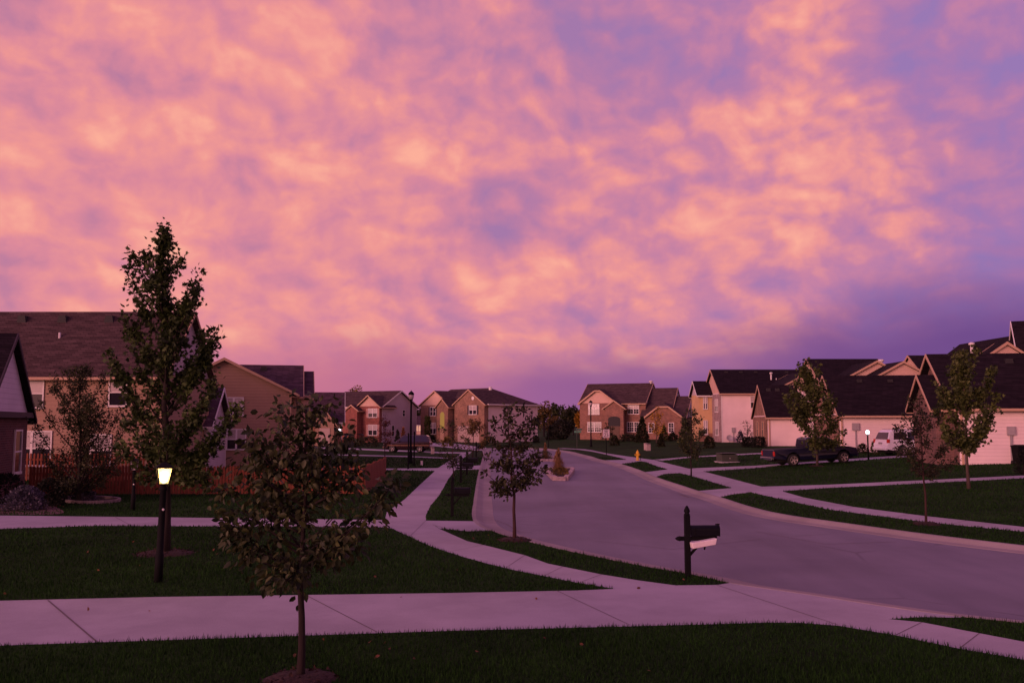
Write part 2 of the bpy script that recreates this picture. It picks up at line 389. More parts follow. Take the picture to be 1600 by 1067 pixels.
def empty(name, loc, rz=0, label=None, cat=None, group=None):
    o = bpy.data.objects.new(name, None); col.objects.link(o); o.location = loc; o.rotation_euler = (0, 0, rz); o.empty_display_size = .2
    return tag(o, label, cat, group)
def copy_tree(o, parent=None):
    kids = [c for c in bpy.data.objects if c.parent == o]
    c = o.copy(); col.objects.link(c); c.parent = parent
    for k in kids: copy_tree(k, c)
    return c
def raw_mesh(name, verts, nper, m, parent=None, loops=None):
    """verts (N*nper,3): every nper verts one polygon (or loops: template of faces)"""
    nv = len(verts); me = bpy.data.meshes.new(name)
    me.vertices.add(nv); me.vertices.foreach_set('co', np.asarray(verts, dtype=np.float32).ravel())
    N = nv // nper
    if loops is None: loops = [list(range(nper))]
    tl = [i for f in loops for i in f]; sizes = [len(f) for f in loops]
    L = (np.arange(N)[:, None] * nper + np.array(tl)[None, :]).ravel().astype(np.int32)
    me.loops.add(len(L)); me.loops.foreach_set('vertex_index', L)
    tot = np.tile(np.array(sizes, dtype=np.int32), N); st = np.concatenate([[0], np.cumsum(tot)[:-1]]).astype(np.int32)
    me.polygons.add(len(tot)); me.polygons.foreach_set('loop_start', st); me.polygons.foreach_set('loop_total', tot)
    me.update(calc_edges=True); me.materials.append(MATS[m])
    o = bpy.data.objects.new(name, me); col.objects.link(o)
    if parent: o.parent = parent
    return o

# ------------------------------------------------------------------ ground plan
def GP(lst): return [G(a, b).xy for a, b in lst]
def chaikin(p, it=2, closed=True):
    for _ in range(it):
        q = []; n = len(p)
        for i in range(n if closed else n - 1):
            a, b = p[i], p[(i + 1) % n]; q += [a * .75 + b * .25, a * .25 + b * .75]
        if not closed: q = [p[0]] + q + [p[-1]]
        p = q
    return p
street_px_left = [(752, 701.5), (755, 707), (754.3, 714.2), (748, 735.6), (744.5, 752), (742, 768), (739, 788.5), (736.7, 803), (739, 814), (750, 823), (773, 831), (797, 839), (838, 849),
                  (880, 859), (1000, 883.5), (1068.5, 894.7), (1103.6, 901.8), (1150, 912.8), (1240, 925), (1400, 950), (1500, 963), (1600, 973), (1900, 1005), (2400, 1060)]
street_px_right = [(2600, 925), (1900, 885), (1600, 852), (1443.8, 833.8), (1318.8, 816.6), (1225, 804), (1171.9, 791.6), (1125.3, 776), (1090.6, 766.6), (1064.4, 757.8), (1040, 750.3), (1024, 744.3),
                   (1008, 737.2), (987.5, 729.7), (965, 723), (949, 719.7), (936, 717), (925, 713), (908, 709.2), (895, 705.5), (866, 701.6), (840, 699.9), (800, 699.3), (765, 699.6)]
street = chaikin(GP(street_px_left) + GP(street_px_right), 2)
walks = [
 ('driveway', [(-500, 946), (0, 938), (250, 932), (700, 926), (900, 922), (961, 919.5), (1060, 914), (1121, 913.3), (1165, 906), (1240, 915), (1400, 940), (1520, 955), (1500, 964.5), (1440, 963.5), (1388, 966.5), (1350, 972), (1310, 977), (1250, 972.5), (1200, 972), (1100, 975), (700, 985), (150, 1003), (0, 1008), (-500, 1022)]),
 ('sidewalk', [(1388, 966.5), (1440, 971.5), (1600, 1002), (1900, 1056), (2300, 1128), (2300, 1170), (1900, 1090), (1600, 1030), (1500, 1013), (1400, 992), (1310, 977)]),
 ('sidewalk', [(961, 919.5), (900, 909.5), (800, 889.5), (761, 880), (720, 868.5), (674, 853.7), (640, 838), (618, 828), (601, 815), (604, 800), (632, 780), (652, 761), (679.6, 735.5), (684, 731), (723, 706.8), (737, 705.5), (724, 716), (712, 733),
               (700.7, 748), (687, 772.7), (673.7, 788.5), (665.5, 804), (665.5, 813), (687, 826), (730, 845), (766, 853.5), (820, 867), (856, 880), (940, 897), (1000, 906.6), (1047.8, 913), (1087, 918), (1121, 913.5), (1060, 914.5)]),
 ('driveway', [(665, 813), (737, 813.8), (760, 815), (790, 829), (760, 829), (730, 829.5), (687, 825.5)]),
 ('driveway', [(-500, 812), (0, 805), (350, 809), (598, 812), (625, 819), (615, 826), (600, 823.5), (350, 822), (150, 821), (0, 826), (-500, 838)]),
 ('sidewalk', [(420, 730), (601, 731.8), (680, 731), (725, 728), (765, 726), (760, 733.5), (712, 733.5), (680, 735.5), (601, 734), (420, 733.5)]),
 ('sidewalk', [(440, 708.6), (544, 710), (635, 712.2), (700, 715), (700, 716.4), (635, 713.6), (544, 711.4), (440, 710)]),
 ('driveway', [(440, 697), (550, 700), (604, 702.3), (693, 706), (735, 706.5), (735, 708.5), (693, 708), (604, 704.5), (550, 702), (440, 699)]),
 ('driveway', [(668, 696), (674, 692), (705, 692), (760, 699.5), (760, 704), (736, 703), (700, 699)]),
 ('sidewalk', [(1900, 858), (1600, 822.8), (1443.8, 805.6), (1334, 791.6), (1256, 776.9), (1225, 768), (1194, 761), (1098, 736), (1079, 732.5), (1022, 718.5), (977.5, 712.3), (947.5, 708), (925, 703.2), (914, 701.7), (880, 699.9),
               (870, 700.6), (900.6, 701.9), (925, 705.2), (947.5, 710), (962.5, 713.5), (981, 718.4), (1008, 721.3), (1025, 727.8), (1044.7, 733.4), (1062.5, 739), (1085, 744.7), (1107.5, 751.3), (1145, 762.5), (1173, 769), (1220, 779.4), (1293.8, 795.6), (1443.8, 815), (1600, 830.6), (1900, 868)]),
 ('driveway', [(935, 719), (981, 718), (1000, 720.5), (965, 725.5)]),
 ('driveway', [(998, 738.5), (1044.7, 733), (1063, 739), (1040, 740), (1024, 744.8), (1012, 747)]),
 ('driveway', [(1075, 768), (1145, 762), (1173, 769), (1145, 771.9), (1125, 776.5), (1100, 780)]),
 ('driveway', [(1076, 732), (1090, 731), (1180, 727.4), (1299, 718.8), (1400, 711.8), (1560, 702), (1560, 708), (1398.8, 715), (1323.5, 720.4), (1237.8, 725.6), (1180, 731), (1150, 733), (1098, 736.3)]),
 ('footpath', [(1190, 760), (1293, 757), (1443.8, 750), (1600, 742.5), (1900, 728), (1900, 733), (1600, 746.9), (1515, 751), (1443.8, 754.7), (1293.8, 762), (1225, 766.8), (1222, 768)]),
 ('driveway', [(1020, 718), (1079, 713), (1220, 705.5), (1300, 701), (1300, 703), (1220, 707.5), (1079, 714.6), (1035, 719.8)]),
]
walk_polys = [(n, GP(p)) for n, p in walks]
def inside(poly, x, y):
    c = False; n = len(poly); j = n - 1
    for i in range(n):
        xi, yi = poly[i]; xj, yj = poly[j]
        if (yi > y) != (yj > y) and x < (xj - xi) * (y - yi) / (yj - yi) + xi: c = not c
        j = i
    return c
pts = []; edges = []
def ring(poly):
    o = len(pts); n = len(poly)
    # subdivide long edges
    q = []
    for i in range(n):
        a, b = poly[i], poly[(i + 1) % n]; k = max(1, min(14, int((b - a).length / 3.5)))
        q += [a + (b - a) * (j / k) for j in range(k)]
    pts.extend([Vector(p) for p in q]); m = len(q)
    edges.extend([(o + i, o + (i + 1) % m) for i in range(m)])
ring(street)
for _, p in walk_polys: ring(p)
for iy in range(0, 66):
    Y = 2 + iy * 2.4
    for ix in range(-26, 34): pts.append(Vector((ix * 2.1 + (iy % 2) * .7, Y + .013 * ix)))
for X, Y in [(-2500, -300), (2500, -300), (2500, 4000), (-2500, 4000), (0, -300), (0, 4000), (-300, 60), (300, 60), (-120, 60), (140, 60), (-120, 200), (140, 200), (0, 260), (60, 260), (-60, 260), (0, 900), (-100, -20), (100, -20)]: pts.append(Vector((X, Y)))
cv, ce, cf, _, _, _ = delaunay_2d_cdt(pts, edges, [], 0, 1e-4)
cls = {'lawn': []}; 
tri_lists = {}
bbs = [(min(p.x for p in pl), max(p.x for p in pl), min(p.y for p in pl), max(p.y for p in pl)) for _, pl in walk_polys]
sbb = (min(p.x for p in street), max(p.x for p in street), min(p.y for p in street), max(p.y for p in street))
def classify(x, y):
    if sbb[0] < x < sbb[1] and sbb[2] < y < sbb[3] and inside(street, x, y): return 'street'
    for i, (nm, pl) in enumerate(walk_polys):
        b = bbs[i]
        if b[0] < x < b[1] and b[2] < y < b[3] and inside(pl, x, y): return i
    return 'lawn'
for f in cf:
    c = (cv[f[0]] + cv[f[1]] + cv[f[2]]) / 3
    tri_lists.setdefault(classify(c.x, c.y), []).append(f)
def sheet(name, faces, m, dz=0.):
    ids = {}; vs = []; fs = []
    for f in faces:
        g = []
        for i in f:
            if i not in ids: ids[i] = len(vs); vs.append((cv[i].x, cv[i].y, terrain(cv[i].x, cv[i].y) + dz))
            g.append(ids[i])
        a, b, c = [Vector(vs[k]) for k in g]
        if (b - a).cross(c - a).z < 0: g = g[::-1]
        fs.append(g)
    mb = MB(); mb.v = vs; mb.f = fs
    return tag(mb.build(name, m, smooth=True), kind='structure')
sheet('lawn', tri_lists['lawn'], 'grass')
for i, (nm, pl) in enumerate(walk_polys):
    if i in tri_lists: sheet(nm, tri_lists[i], 'concrete')
# street surface, one sheet lying 10 cm lower
rd = MB(); rd.prism([tuple(p) for p in street], 'z', -.5, -.10)
tag(rd.build('street', 'asphalt'), kind='structure')
# rolled kerb and gutter along the whole edge of the street
area = sum(street[i].x * street[(i + 1) % len(street)].y - street[(i + 1) % len(street)].x * street[i].y for i in range(len(street)))
sgn = 1 if area > 0 else -1
prof = [(-.0, -.02), (.0, .006), (.12, .004), (.26, -.055), (.34, -.085), (.70, -.094), (.70, -.12)]
n = len(street); vs = []; fs = []
for i in range(n):
    a, b, c = street[i - 1], street[i], street[(i + 1) % n]
    d = ((b - a).normalized() + (c - b).normalized()).normalized(); nn = Vector((-d.y, d.x)) * sgn
    for o, z in prof: vs.append((b.x + nn.x * o, b.y + nn.y * o, z))
k = len(prof)
for i in range(n):
    for j in range(k - 1): fs.append((i * k + j, ((i + 1) % n) * k + j, ((i + 1) % n) * k + j + 1, i * k + j + 1))
mb = MB(); mb.v = vs; mb.f = fs; tag(mb.build('kerb', 'kerb_concrete'), kind='structure')
# sawn joints in the paving
jt = MB()
def joint(a, b, wd=.02):
    A, B = G(*a), G(*b); steps = max(1, int((B - A).length / 2))
    for i in range(steps):
        p = A.lerp(B, i / steps); q = A.lerp(B, (i + 1) / steps); p.z = terrain(p.x, p.y) + .0035; q.z = terrain(q.x, q.y) + .0035
        d = (q - p).normalized(); s_ = Vector((-d.y, d.x, 0)) * wd / 2
        jt.add([p - s_, p + s_, q + s_, q - s_], [(0, 3, 2, 1)])
joint((75, 937.5), (152, 1003), .028); joint((478, 929.5), (588, 986.5), .016); joint((870, 922.5), (985, 976.5), .014)
joint((180, 807.5), (205, 821)); joint((420, 810), (450, 822)); joint((665.5, 813), (640, 838), .014); joint((760, 850), (700, 862), .014)
joint((700, 826.5), (676, 819), .014)
for a, b in [((600, 816), (668, 812)), ((607, 797), (671, 795)), ((640, 773), (687, 772)), ((657, 757), (694, 757)), ((820, 867), (790, 887)), ((880, 884.5), (850, 899.5)), ((940, 897), (905, 910)), ((1121, 914), (1310, 976)), ((1440, 972), (1400, 991.5)), ((1530, 989), (1500, 1012)),
             ((1256, 777), (1232, 782)), ((1334, 791.6), (1310, 797.5)), ((1420, 803), (1396, 808.5)), ((1510, 813), (1486, 819)), ((1150, 750), (1130, 757.5)), ((1100, 737), (1080, 743))]: joint(a, b, .014)
tag(jt.build('paving_joint', 'joint'), kind='structure')
pt = MB()
def on_road(a, wd, z=-.0965):
    for p, q in zip(a, a[1:]):
        P0, P1 = [Vector((ray(*k_).x, ray(*k_).y, ray(*k_).z)) for k_ in (p, q)]; P0 *= (-.1 - CAMH) / P0.z; P1 *= (-.1 - CAMH) / P1.z; P0.z = P1.z = 0
        d = (P1 - P0).normalized(); s_ = Vector((-d.y, d.x, 0)) * wd / 2; up_ = Vector((0, 0, z)); pt.add([P0 - s_ + up_, P0 + s_ + up_, P1 + s_ + up_, P1 - s_ + up_], [(0, 3, 2, 1)])
on_road([(764, 760), (763.5, 775), (762.5, 790), (763, 806), (768, 818), (780, 828)], .035)
on_road([(772, 812), (790, 818), (812, 831), (832, 832)], .03); on_road([(1075, 762), (1066, 768), (1058, 770)], .05); on_road([(1062, 772), (1078, 777)], .10); on_road([(1140, 792), (1160, 799)], .09)
on_road([(900, 742), (985, 748), (1075, 777)], .025); on_road([(1180, 830), (1290, 850), (1400, 846)], .025); on_road([(930, 845), (1050, 858), (1190, 842)], .02)
tag(pt.build('road_crack', 'joint'), kind='structure')

# ------------------------------------------------------------------ grass blades (density falls with distance)
def scatter_grass():
    N = 400000; u = rng.random(N); Y = 8.2 * (75 / 8.2) ** u; X = (rng.random(N) - .5) * 1.24 * Y
    # quick classification on a raster of the plan
    res = .07; keep = np.ones(N, bool)
    def inpoly(poly, x, y):
        c = np.zeros(len(x), bool); n = len(poly); j = n - 1
        for i in range(n):
            xi, yi = poly[i]; xj, yj = poly[j]
            if yi != yj:
                m = ((yi > y) != (yj > y)) & (x < (xj - xi) * (y - yi) / (yj - yi) + xi); c ^= m
            j = i
        return c
    keep &= ~inpoly([tuple(p) for p in street], X, Y)
    for _, pl in walk_polys: keep &= ~inpoly([tuple(p) for p in pl], X, Y)
    for c, r_ in CLEAR: keep &= ((X - c[0]) ** 2 + (Y - c[1]) ** 2) > r_ * r_
    X = X[keep]; Y = Y[keep]; n = len(X)
    s = X - np.interp(Y, [a for a, _ in _xs], [b for _, b in _xs]); q = np.clip((s - .5) / 17, 0, 1)
    Z = .65 * (.45 * q * q * (3 - 2 * q) + .55 * np.clip((s - 1.5) / 15, 0, 1))
    f1 = np.clip((Y - 101) / 25, 0, 1)
    h = (.035 + .035 * rng.random(n)) * (1 + .25 * np.sin(X * 1.3) * np.sin(Y * 1.7)); wd = np.maximum(.006, .00048 * Y) * (.7 + .6 * rng.random(n))
    h = h * np.where(rng.random(n) < .03, 1.5, 1.)
    a = rng.random(n) * 6.283; lx = (rng.random(n) - .5) * .05; ly = (rng.random(n) - .5) * .05
    ca, sa = np.cos(a) * wd, np.sin(a) * wd
    V = np.empty((n, 3, 3)); V[:, 0] = np.stack([X - ca, Y - sa, Z - .004], 1); V[:, 1] = np.stack([X + ca, Y + sa, Z - .004], 1); V[:, 2] = np.stack([X + lx, Y + ly, Z + h], 1)
    o = raw_mesh('grass', V.reshape(-1, 3), 3, 'blade'); tag(o, 'dark mown grass blades covering every lawn and verge', 'grass', kind='stuff')
CLEAR = []

# ------------------------------------------------------------------ houses
class House:
    def __init__(s, name, label, A, B, base=0., cat='house', group='houses along the street'):
        ax, bx = X_at(*A), X_at(*B); s.O = Vector((ax, A[1], base)); d = Vector((bx - ax, B[1] - A[1], 0)); s.W = d.length
        s.rz = math.atan2(d.y, d.x); s.u = d.normalized(); s.v = Vector((-s.u.y, s.u.x, 0)); s.base = base
        s.e = empty(name, s.O, s.rz, label, cat, group)
    def wz(s, lx, ly, py):           # local z of a point whose picture height is py
        Y = (s.O + s.u * lx + s.v * ly).y; return Z_at(py, Y) - s.base
    def face(s, side, c, px, py):    # pixel -> (coordinate along the face, local z)
        r = ray(px, py); o = Vector((0, 0, CAMH))
        if side == 'front': nrm = s.v; p0 = s.O + s.v * c
        else: nrm = s.u; p0 = s.O + s.u * c
        t = (p0 - o).dot(nrm) / r.dot(nrm); q = o + r * t - s.O
        return (q.dot(s.u) if side == 'front' else q.dot(s.v)), q.z
    def map(s, side, c):
        if side == 'front': return lambda a, n_, z: (a, c - n_, z)
        if side == 'right': return lambda a, n_, z: (c + n_, a, z)
        return lambda a, n_, z: (c - n_, a, z)
    def window(s, side, c, x0, y0, x1, y1, cols=1, mull=1, shutters=None, frame='trim_white', px=True, blind=True, lit=None, grid=True, arch=False, fw=.07, pane=None):
        if px:
            a0, za = s.face(side, c, x0, (y0 + y1) / 2); a1, _ = s.face(side, c, x1, (y0 + y1) / 2); am = (x0 + x1) / 2
            _, z1 = s.face(side, c, am, y0); _, z0 = s.face(side, c, am, y1)
        else: a0, z1, a1, z0 = x0, y0, x1, y1
        if a0 > a1: a0, a1 = a1, a0
        M = s.map(side, c); f = MB()
        def bx(mb, p, q, r_, t_, n0, n1):
            A = M(p, n0, r_); B = M(q, n1, t_); mb.box(A[0], B[0], A[1], B[1], A[2], B[2])
        bx(f, a0 - fw, a0 + .0, z0 - fw, z1 + fw, .0, .06); bx(f, a1, a1 + fw, z0 - fw, z1 + fw, .0, .06)
        bx(f, a0, a1, z1, z1 + fw, .0, .062); bx(f, a0 - fw - .03, a1 + fw + .03, z0 - fw - .03, z0, .0, .09)
        zm = (z0 + z1) / 2; bw = (a1 - a0) / mull
        for i in range(1, mull): bx(f, a0 + bw * i - .06, a0 + bw * i + .06, z0, z1, .0, .055)
        bx(f, a0, a1, zm - .03, zm + .03, .0, .05)
        if grid:
            for i in range(mull):
                for k_ in range(1, cols): xx = a0 + bw * i + bw * k_ / cols; bx(f, xx - .015, xx + .015, z0, z1, .02, .045)
            if cols > 1:
                for zz in ((zm + z1) / 2, (zm + z0) / 2): bx(f, a0, a1, zz - .015, zz + .015, .02, .044)
        w_ = f.build('window', frame, s.e)
        g = MB(); bx(g, a0, a1, z0, zm if (blind and not lit) else z1, .0, .018); g.build('pane', lit or pane or 'glass', w_)
        if blind and not lit:
            g = MB(); bx(g, a0, a1, zm + .001, z1, .0, .026)
            g.build('blind', 'blind', w_)
        if shutters:
            sw = .36
            for q0, q1 in ((a0 - fw - sw, a0 - fw - .01), (a1 + fw + .01, a1 + fw + sw)):
                h_ = MB(); bx(h_, q0, q1, z0 - .05, z1 + .05, .0, .045)
                nl = max(3, int((z1 - z0) / .12))
                for i in range(nl):
                    za_ = z0 + (z1 - z0) * i / nl; bx(h_, q0 + .04, q1 - .04, za_ + .02, za_ + .05, .045, .06)
                h_.build('shutter', shutters, s.e)
        return w_
    def walls(s, x0, x1, y0, y1, z1, m, z0=-.6, name='wall', corner='trim_white'):
        s_ = MB().box(x0, x1, y0, y1, z0, z1).build(name, m, s.e)
        if corner:
            for x, y in ((x0, y0), (x1, y0), (x1, y1)):
                c = MB(); c.box(x - .03 if x == x0 else x - .07, x + .07 if x == x0 else x + .03, y - .03 if y == y0 else y - .07, y + .07 if y == y0 else y + .03, z0 + .4, z1 - .01)
                c.build('corner_board', corner, s.e)
        return s_
    def gable(s, x0, x1, y0, y1, ze, zr, axis, roof, gm, trim='trim_white', oh=.35, ohg=.35, th=.14, ends=(1, 1), peak=None):
        """gable roof; axis = direction of the ridge"""
        a0, a1 = (x0, x1) if axis == 'x' else (y0, y1); b0, b1 = (y0, y1) if axis == 'x' else (x0, x1)
        bm = (b0 + b1) / 2 if peak is None else peak
        k0 = (zr - ze) / (bm - b0); k1 = (zr - ze) / (b1 - bm); e0 = ze - k0 * oh; e1 = ze - k1 * oh
        ga, gb = a0 - ohg * ends[0], a1 + ohg * ends[1]
        pr = [(b0 - oh, e0), (bm, zr), (b1 + oh, e1), (b1 + oh, e1 + th), (bm, zr + th * 1.25), (b0 - oh, e0 + th)]
        r_ = MB().prism(pr, axis, ga, gb).build('roof', roof, s.e)
        # gable infill
        for i, a in enumerate((a0, a1)):
            if ends[i]:
                q = a if i == 0 else a - .12
                MB().prism([(b0, ze), (b1, ze), (bm, zr - .005)], axis, q, q + .12).build('gable', gm, s.e)
        tb = MB(); hb = .15
        for i, g in enumerate((ga, gb)):
            if not ends[i]: continue
            g0, g1 = (g - .03, g + .015) if i == 0 else (g - .015, g + .03)
            pr = [(b0 - oh - .03, e0 - hb + th), (bm, zr - hb + th), (b1 + oh + .03, e1 - hb + th), (b1 + oh + .03, e1 + th + .01), (bm, zr + th * 1.25 + .01), (b0 - oh - .03, e0 + th + .01)]
            tb.prism(pr, axis, g0, g1)
        for bb, ee, sg in ((b0 - oh, e0, -1), (b1 + oh, e1, 1)):
            p0, p1 = (bb - .11, bb - .002) if sg < 0 else (bb + .002, bb + .11)
            if axis == 'x': tb.box(ga + .03, gb - .03, p0, p1, ee - .02, ee + th - .02)
            else: tb.box(p0, p1, ga + .03, gb - .03, ee - .02, ee + th - .02)
            # soffit
            q0, q1 = (bb, b0) if sg < 0 else (b1, bb)
            if axis == 'x': tb.box(ga + .03, gb - .03, q0, q1, ee - .05, ee - .025)
            else: tb.box(q0, q1, ga + .03, gb - .03, ee - .05, ee - .025)
        tb.build('fascia', trim, s.e)
        return r_
    def hip(s, x0, x1, y0, y1, ze, zr, roof, trim='trim_white', oh=.4, axis='x', l=1., r=1.):
        X0, X1, Y0, Y1 = x0 - oh, x1 + oh, y0 - oh, y1 + oh
        if axis == 'x':
            hw = (Y1 - Y0) / 2; A = (X0 + hw * l, (Y0 + Y1) / 2, zr); B = (X1 - hw * r, (Y0 + Y1) / 2, zr)
            fs = [(0, 1, 5, 4), (1, 2, 5), (2, 3, 4, 5), (3, 0, 4), (0, 3, 2, 1)]
        else:
            hw = (X1 - X0) / 2; A = ((X0 + X1) / 2, Y0 + hw * l, zr); B = ((X0 + X1) / 2, Y1 - hw * r, zr)
            fs = [(0, 1, 4), (1, 2, 5, 4), (2, 3, 5), (3, 0, 4, 5), (0, 3, 2, 1)]
        r_ = MB().add([(X0, Y0, ze), (X1, Y0, ze), (X1, Y1, ze), (X0, Y1, ze), A, B], fs).build('roof', roof, s.e)
        t_ = MB(); t_.box(X0 - .08, X1 + .08, Y0 - .08, Y0 - .002, ze - .16, ze + .02); t_.box(X0 - .08, X1 + .08, Y1 + .002, Y1 + .08, ze - .16, ze + .02)
        t_.box(X0 - .08, X0 - .002, Y0, Y1, ze - .16, ze + .02); t_.box(X1 + .002, X1 + .08, Y0, Y1, ze - .16, ze + .02)
        t_.box(X0, X1, Y0, Y1, ze - .16, ze - .003); t_.build('fascia', trim, s.e)
        return r_
    def vents(s, pts_, roof, m='vent_black', sz=.36):
        for (x, y, z) in pts_: MB().prism([(-sz * .7, -.25), (sz * .7, -.25), (sz * .5, .14), (-sz * .5, .14)], 'y', -sz * .6, sz * .6).build('roof_vent', m, s.e, loc=(x, y, z + .02))
    def pipe(s, x, y, z, h=.6, r_=.05, m='pipe_white', cap=False):
        mb = MB().lathe([(r_, -.5), (r_, h)], 10)
        if cap: mb.lathe([(r_ * 1.2, h - .02), (r_ * 2, h + .02), (r_ * 2, h + .14), (r_ * .8, h + .2)], 10)
        mb.build('vent_pipe', m, s.e, loc=(x, y, z), smooth=True)
def roofz(y, y0, ye_z, yr, zr): return ye_z + (zr - ye_z) * (y - y0) / (yr - y0)

# ---- far left: brick cottage with its siding gable turned to the street
h = House('brick_house', 'dark red brick house with lavender siding gable at the far left edge', (-580, 28.3), (-30, 31.0))
# its right side faces the street: re-frame so that local x runs left-right, right wall is the gable end
W, Dp = h.W, 6.6
ze = h.wz(W, 0, 646); zr = h.wz(W, Dp / 2, 528)
h.walls(0, W, 0, Dp, ze, 'brick_dark', corner=None)
h.gable(0, W, 0, Dp, ze, zr, 'x', 'roof_dark', 'siding_gable', trim='trim_dark', oh=.4, ohg=.25)
h.window('right', W, .9, 2.55, 1.9, .95, cols=1, mull=1, px=False, grid=False, blind=False, frame='trim_white')
h.window('right', W, 4.6, 2.55, 5.6, .95, cols=1, mull=1, px=False, grid=False, blind=False, frame='trim_white')
MB().box(W + .002, W + .22, -.1, Dp + .1, ze - .12, ze + .10).build('eave_return', 'trim_dark', h.e)

# ---- large tan house behind the fence
h = House('tan_house', 'long tan sided two storey house behind the picket fence at left', (-296, 46), (252, 46)); W = h.W; Dp = 7.0
ze = h.wz(W / 2, 0, 583); zr = h.wz(W / 2, Dp / 2, 492)
h.walls(0, W, 0, Dp, ze, 'siding_tan', corner='trim_tan'); h.gable(0, W, 0, Dp, ze, zr, 'x', 'roof_brown', 'siding_grey', trim='trim_tan', oh=.35)
h.window('front', 0, 14, 594, 67, 636, mull=2, grid=False); h.window('front', 0, 172, 593, 197, 633, grid=False)
h.window('front', 0, 20, 675, 79, 726, mull=2, grid=False); h.window('front', 0, 143, 680, 172, 727, grid=False)
for px in (36, 99, 172, -60):
    a, _ = h.face('front', Dp / 2 - .55, px, 495); h.vents([(a, Dp / 2 - .5, zr - .28)], None)
a, _ = h.face('front', 2.0, 94, 540); h.pipe(a, 1.9, roofz(1.9, 0, ze, Dp / 2, zr), .42, .06)
a, _ = h.face('front', 0, 231, 600)

# ---- small grey wing between the two left houses
h = House('side_wing', 'low grey sided wing with dark purple roof behind the tall maple', (236, 52.1), (325, 52.5), cat='outbuilding'); W = h.W; Dp = 5.6
ze = h.wz(W, 0, 662); zr = h.wz(W, Dp / 2, 610)
h.walls(0, W, 0, Dp, ze, 'siding_grey'); h.gable(0, W, 0, Dp, ze, zr, 'x', 'roof_purple', 'siding_grey', oh=.4, ohg=.35)
MB().box(W - 3.6, W - .3, -.25, -.003, -.3, ze - .25).build('brick_panel', 'brick_tan', h.e)

# ---- tan house with its gable end to us
h = House('gable_house', 'tan sided house showing its wide gable end above the wooden fence', (247, 59), (454, 61)); W = h.W; Dp = 11.
ze = h.wz(W, 0, 614); pk = W * .48
zr = h.wz(pk, 0, 563)
h.walls(0, W, 0, Dp, ze, 'siding_tan', corner='trim_tan'); h.gable(0, W, 0, Dp, ze, zr, 'y', 'roof_purple', 'siding_tan', trim='trim_tan', oh=.45, ohg=.3, peak=pk)
h.window('front', 0, 351, 622, 379, 648, mull=2, grid=False); h.window('front', 0, 355.5, 671.5, 383, 701, mull=2, grid=False)
# cross wing running to the right with lower ridge
h.walls(W - 3.2, W + 1.3, 2.2, 9.5, ze - .05, 'siding_cream', corner='trim_tan')
zr2 = h.wz(W, 6, 574.5)
h.gable(W - 4.5, W + .55, 2.0, 9.8, ze - .05, zr2, 'x', 'roof_purple', 'siding_cream', trim='trim_tan', oh=.5, ohg=.3, ends=(0, 1))
zr3 = h.wz(W, 6, 583.5)
h.gable(W + .0, W + 1.3, 2.6, 9.2, ze - .12, zr3, 'x', 'roof_purple', 'siding_cream', trim='trim_tan', oh=.45, ohg=.3, ends=(0, 1))
h.vents([(W - 2.0, 5.2, zr2 - .15)], None)

# ---- red brick house, grey side, 45 degrees
h = House('red_brick_house', 'red brick house with grey side wall and small tan pediment above its front windows', (512, 136.5), (597, 132)); W = h.W; Dp = 9.2
ze = h.wz(W, 0, 634.7); zr = h.wz(W, Dp / 2, 612)
h.walls(0, W, 0, Dp, ze, 'siding_grey'); h.gable(0, W, 0, Dp, ze, zr, 'x', 'roof_brown', 'siding_grey', oh=.4)
MB().box(2.2, W - .1, -.18, -.003, -.5, ze - .2).build('brick_front', 'brick_red', h.e)
gx0, _ = h.face('front', -.8, 557, 640); gx1, _ = h.face('front', -.8, 596, 640)
MB().box(gx0 + .35, gx1 - .35, -.8, -.181, -.5, ze - .02).build('brick_bay', 'brick_red', h.e)
gp = h.wz((gx0 + gx1) / 2, -.8, 619)
h.gable(gx0 + .35, gx1 - .35, -.8, 3.2, ze, gp, 'y', 'roof_brown', 'siding_cream', trim='trim_tan', oh=.35, ohg=.35, ends=(1, 0))
h.window('front', -.8, 576, 638.8, 589, 651.5, cols=2, mull=2, grid=False, shutters='shutter_pink'); h.window('front', -.8, 576, 664, 589, 679.5, cols=2, mull=2, shutters='shutter_pink', grid=False)
ex0, _ = h.face('front', -2.0, 541, 645); ex1, _ = h.face('front', -2.0, 558, 645)
e_z = h.wz(ex0, -2, 641); MB().box(ex0, ex1, -2.0, -.185, -.5, e_z).build('entrance_bay', 'brick_red', h.e)
h.gable(ex0, ex1, -2.0, 2, e_z, h.wz((ex0 + ex1) / 2, -2, 634), 'y', 'roof_brown', 'brick_red', trim='trim_tan', oh=.3, ohg=.2, ends=(1, 0))
MB().box(ex0 + .45, ex1 - .45, -2.06, -2.003, -.3, 2.5).build('door', 'door_brown', h.e)
h.window('right', W, 629, 641, 632.5, 650, grid=False, blind=False); h.window('right', W, 612, 665, 615.5, 681, grid=False, blind=False)
h.window('front', -.0, 534.5, 640, 538.5, 652, grid=False)
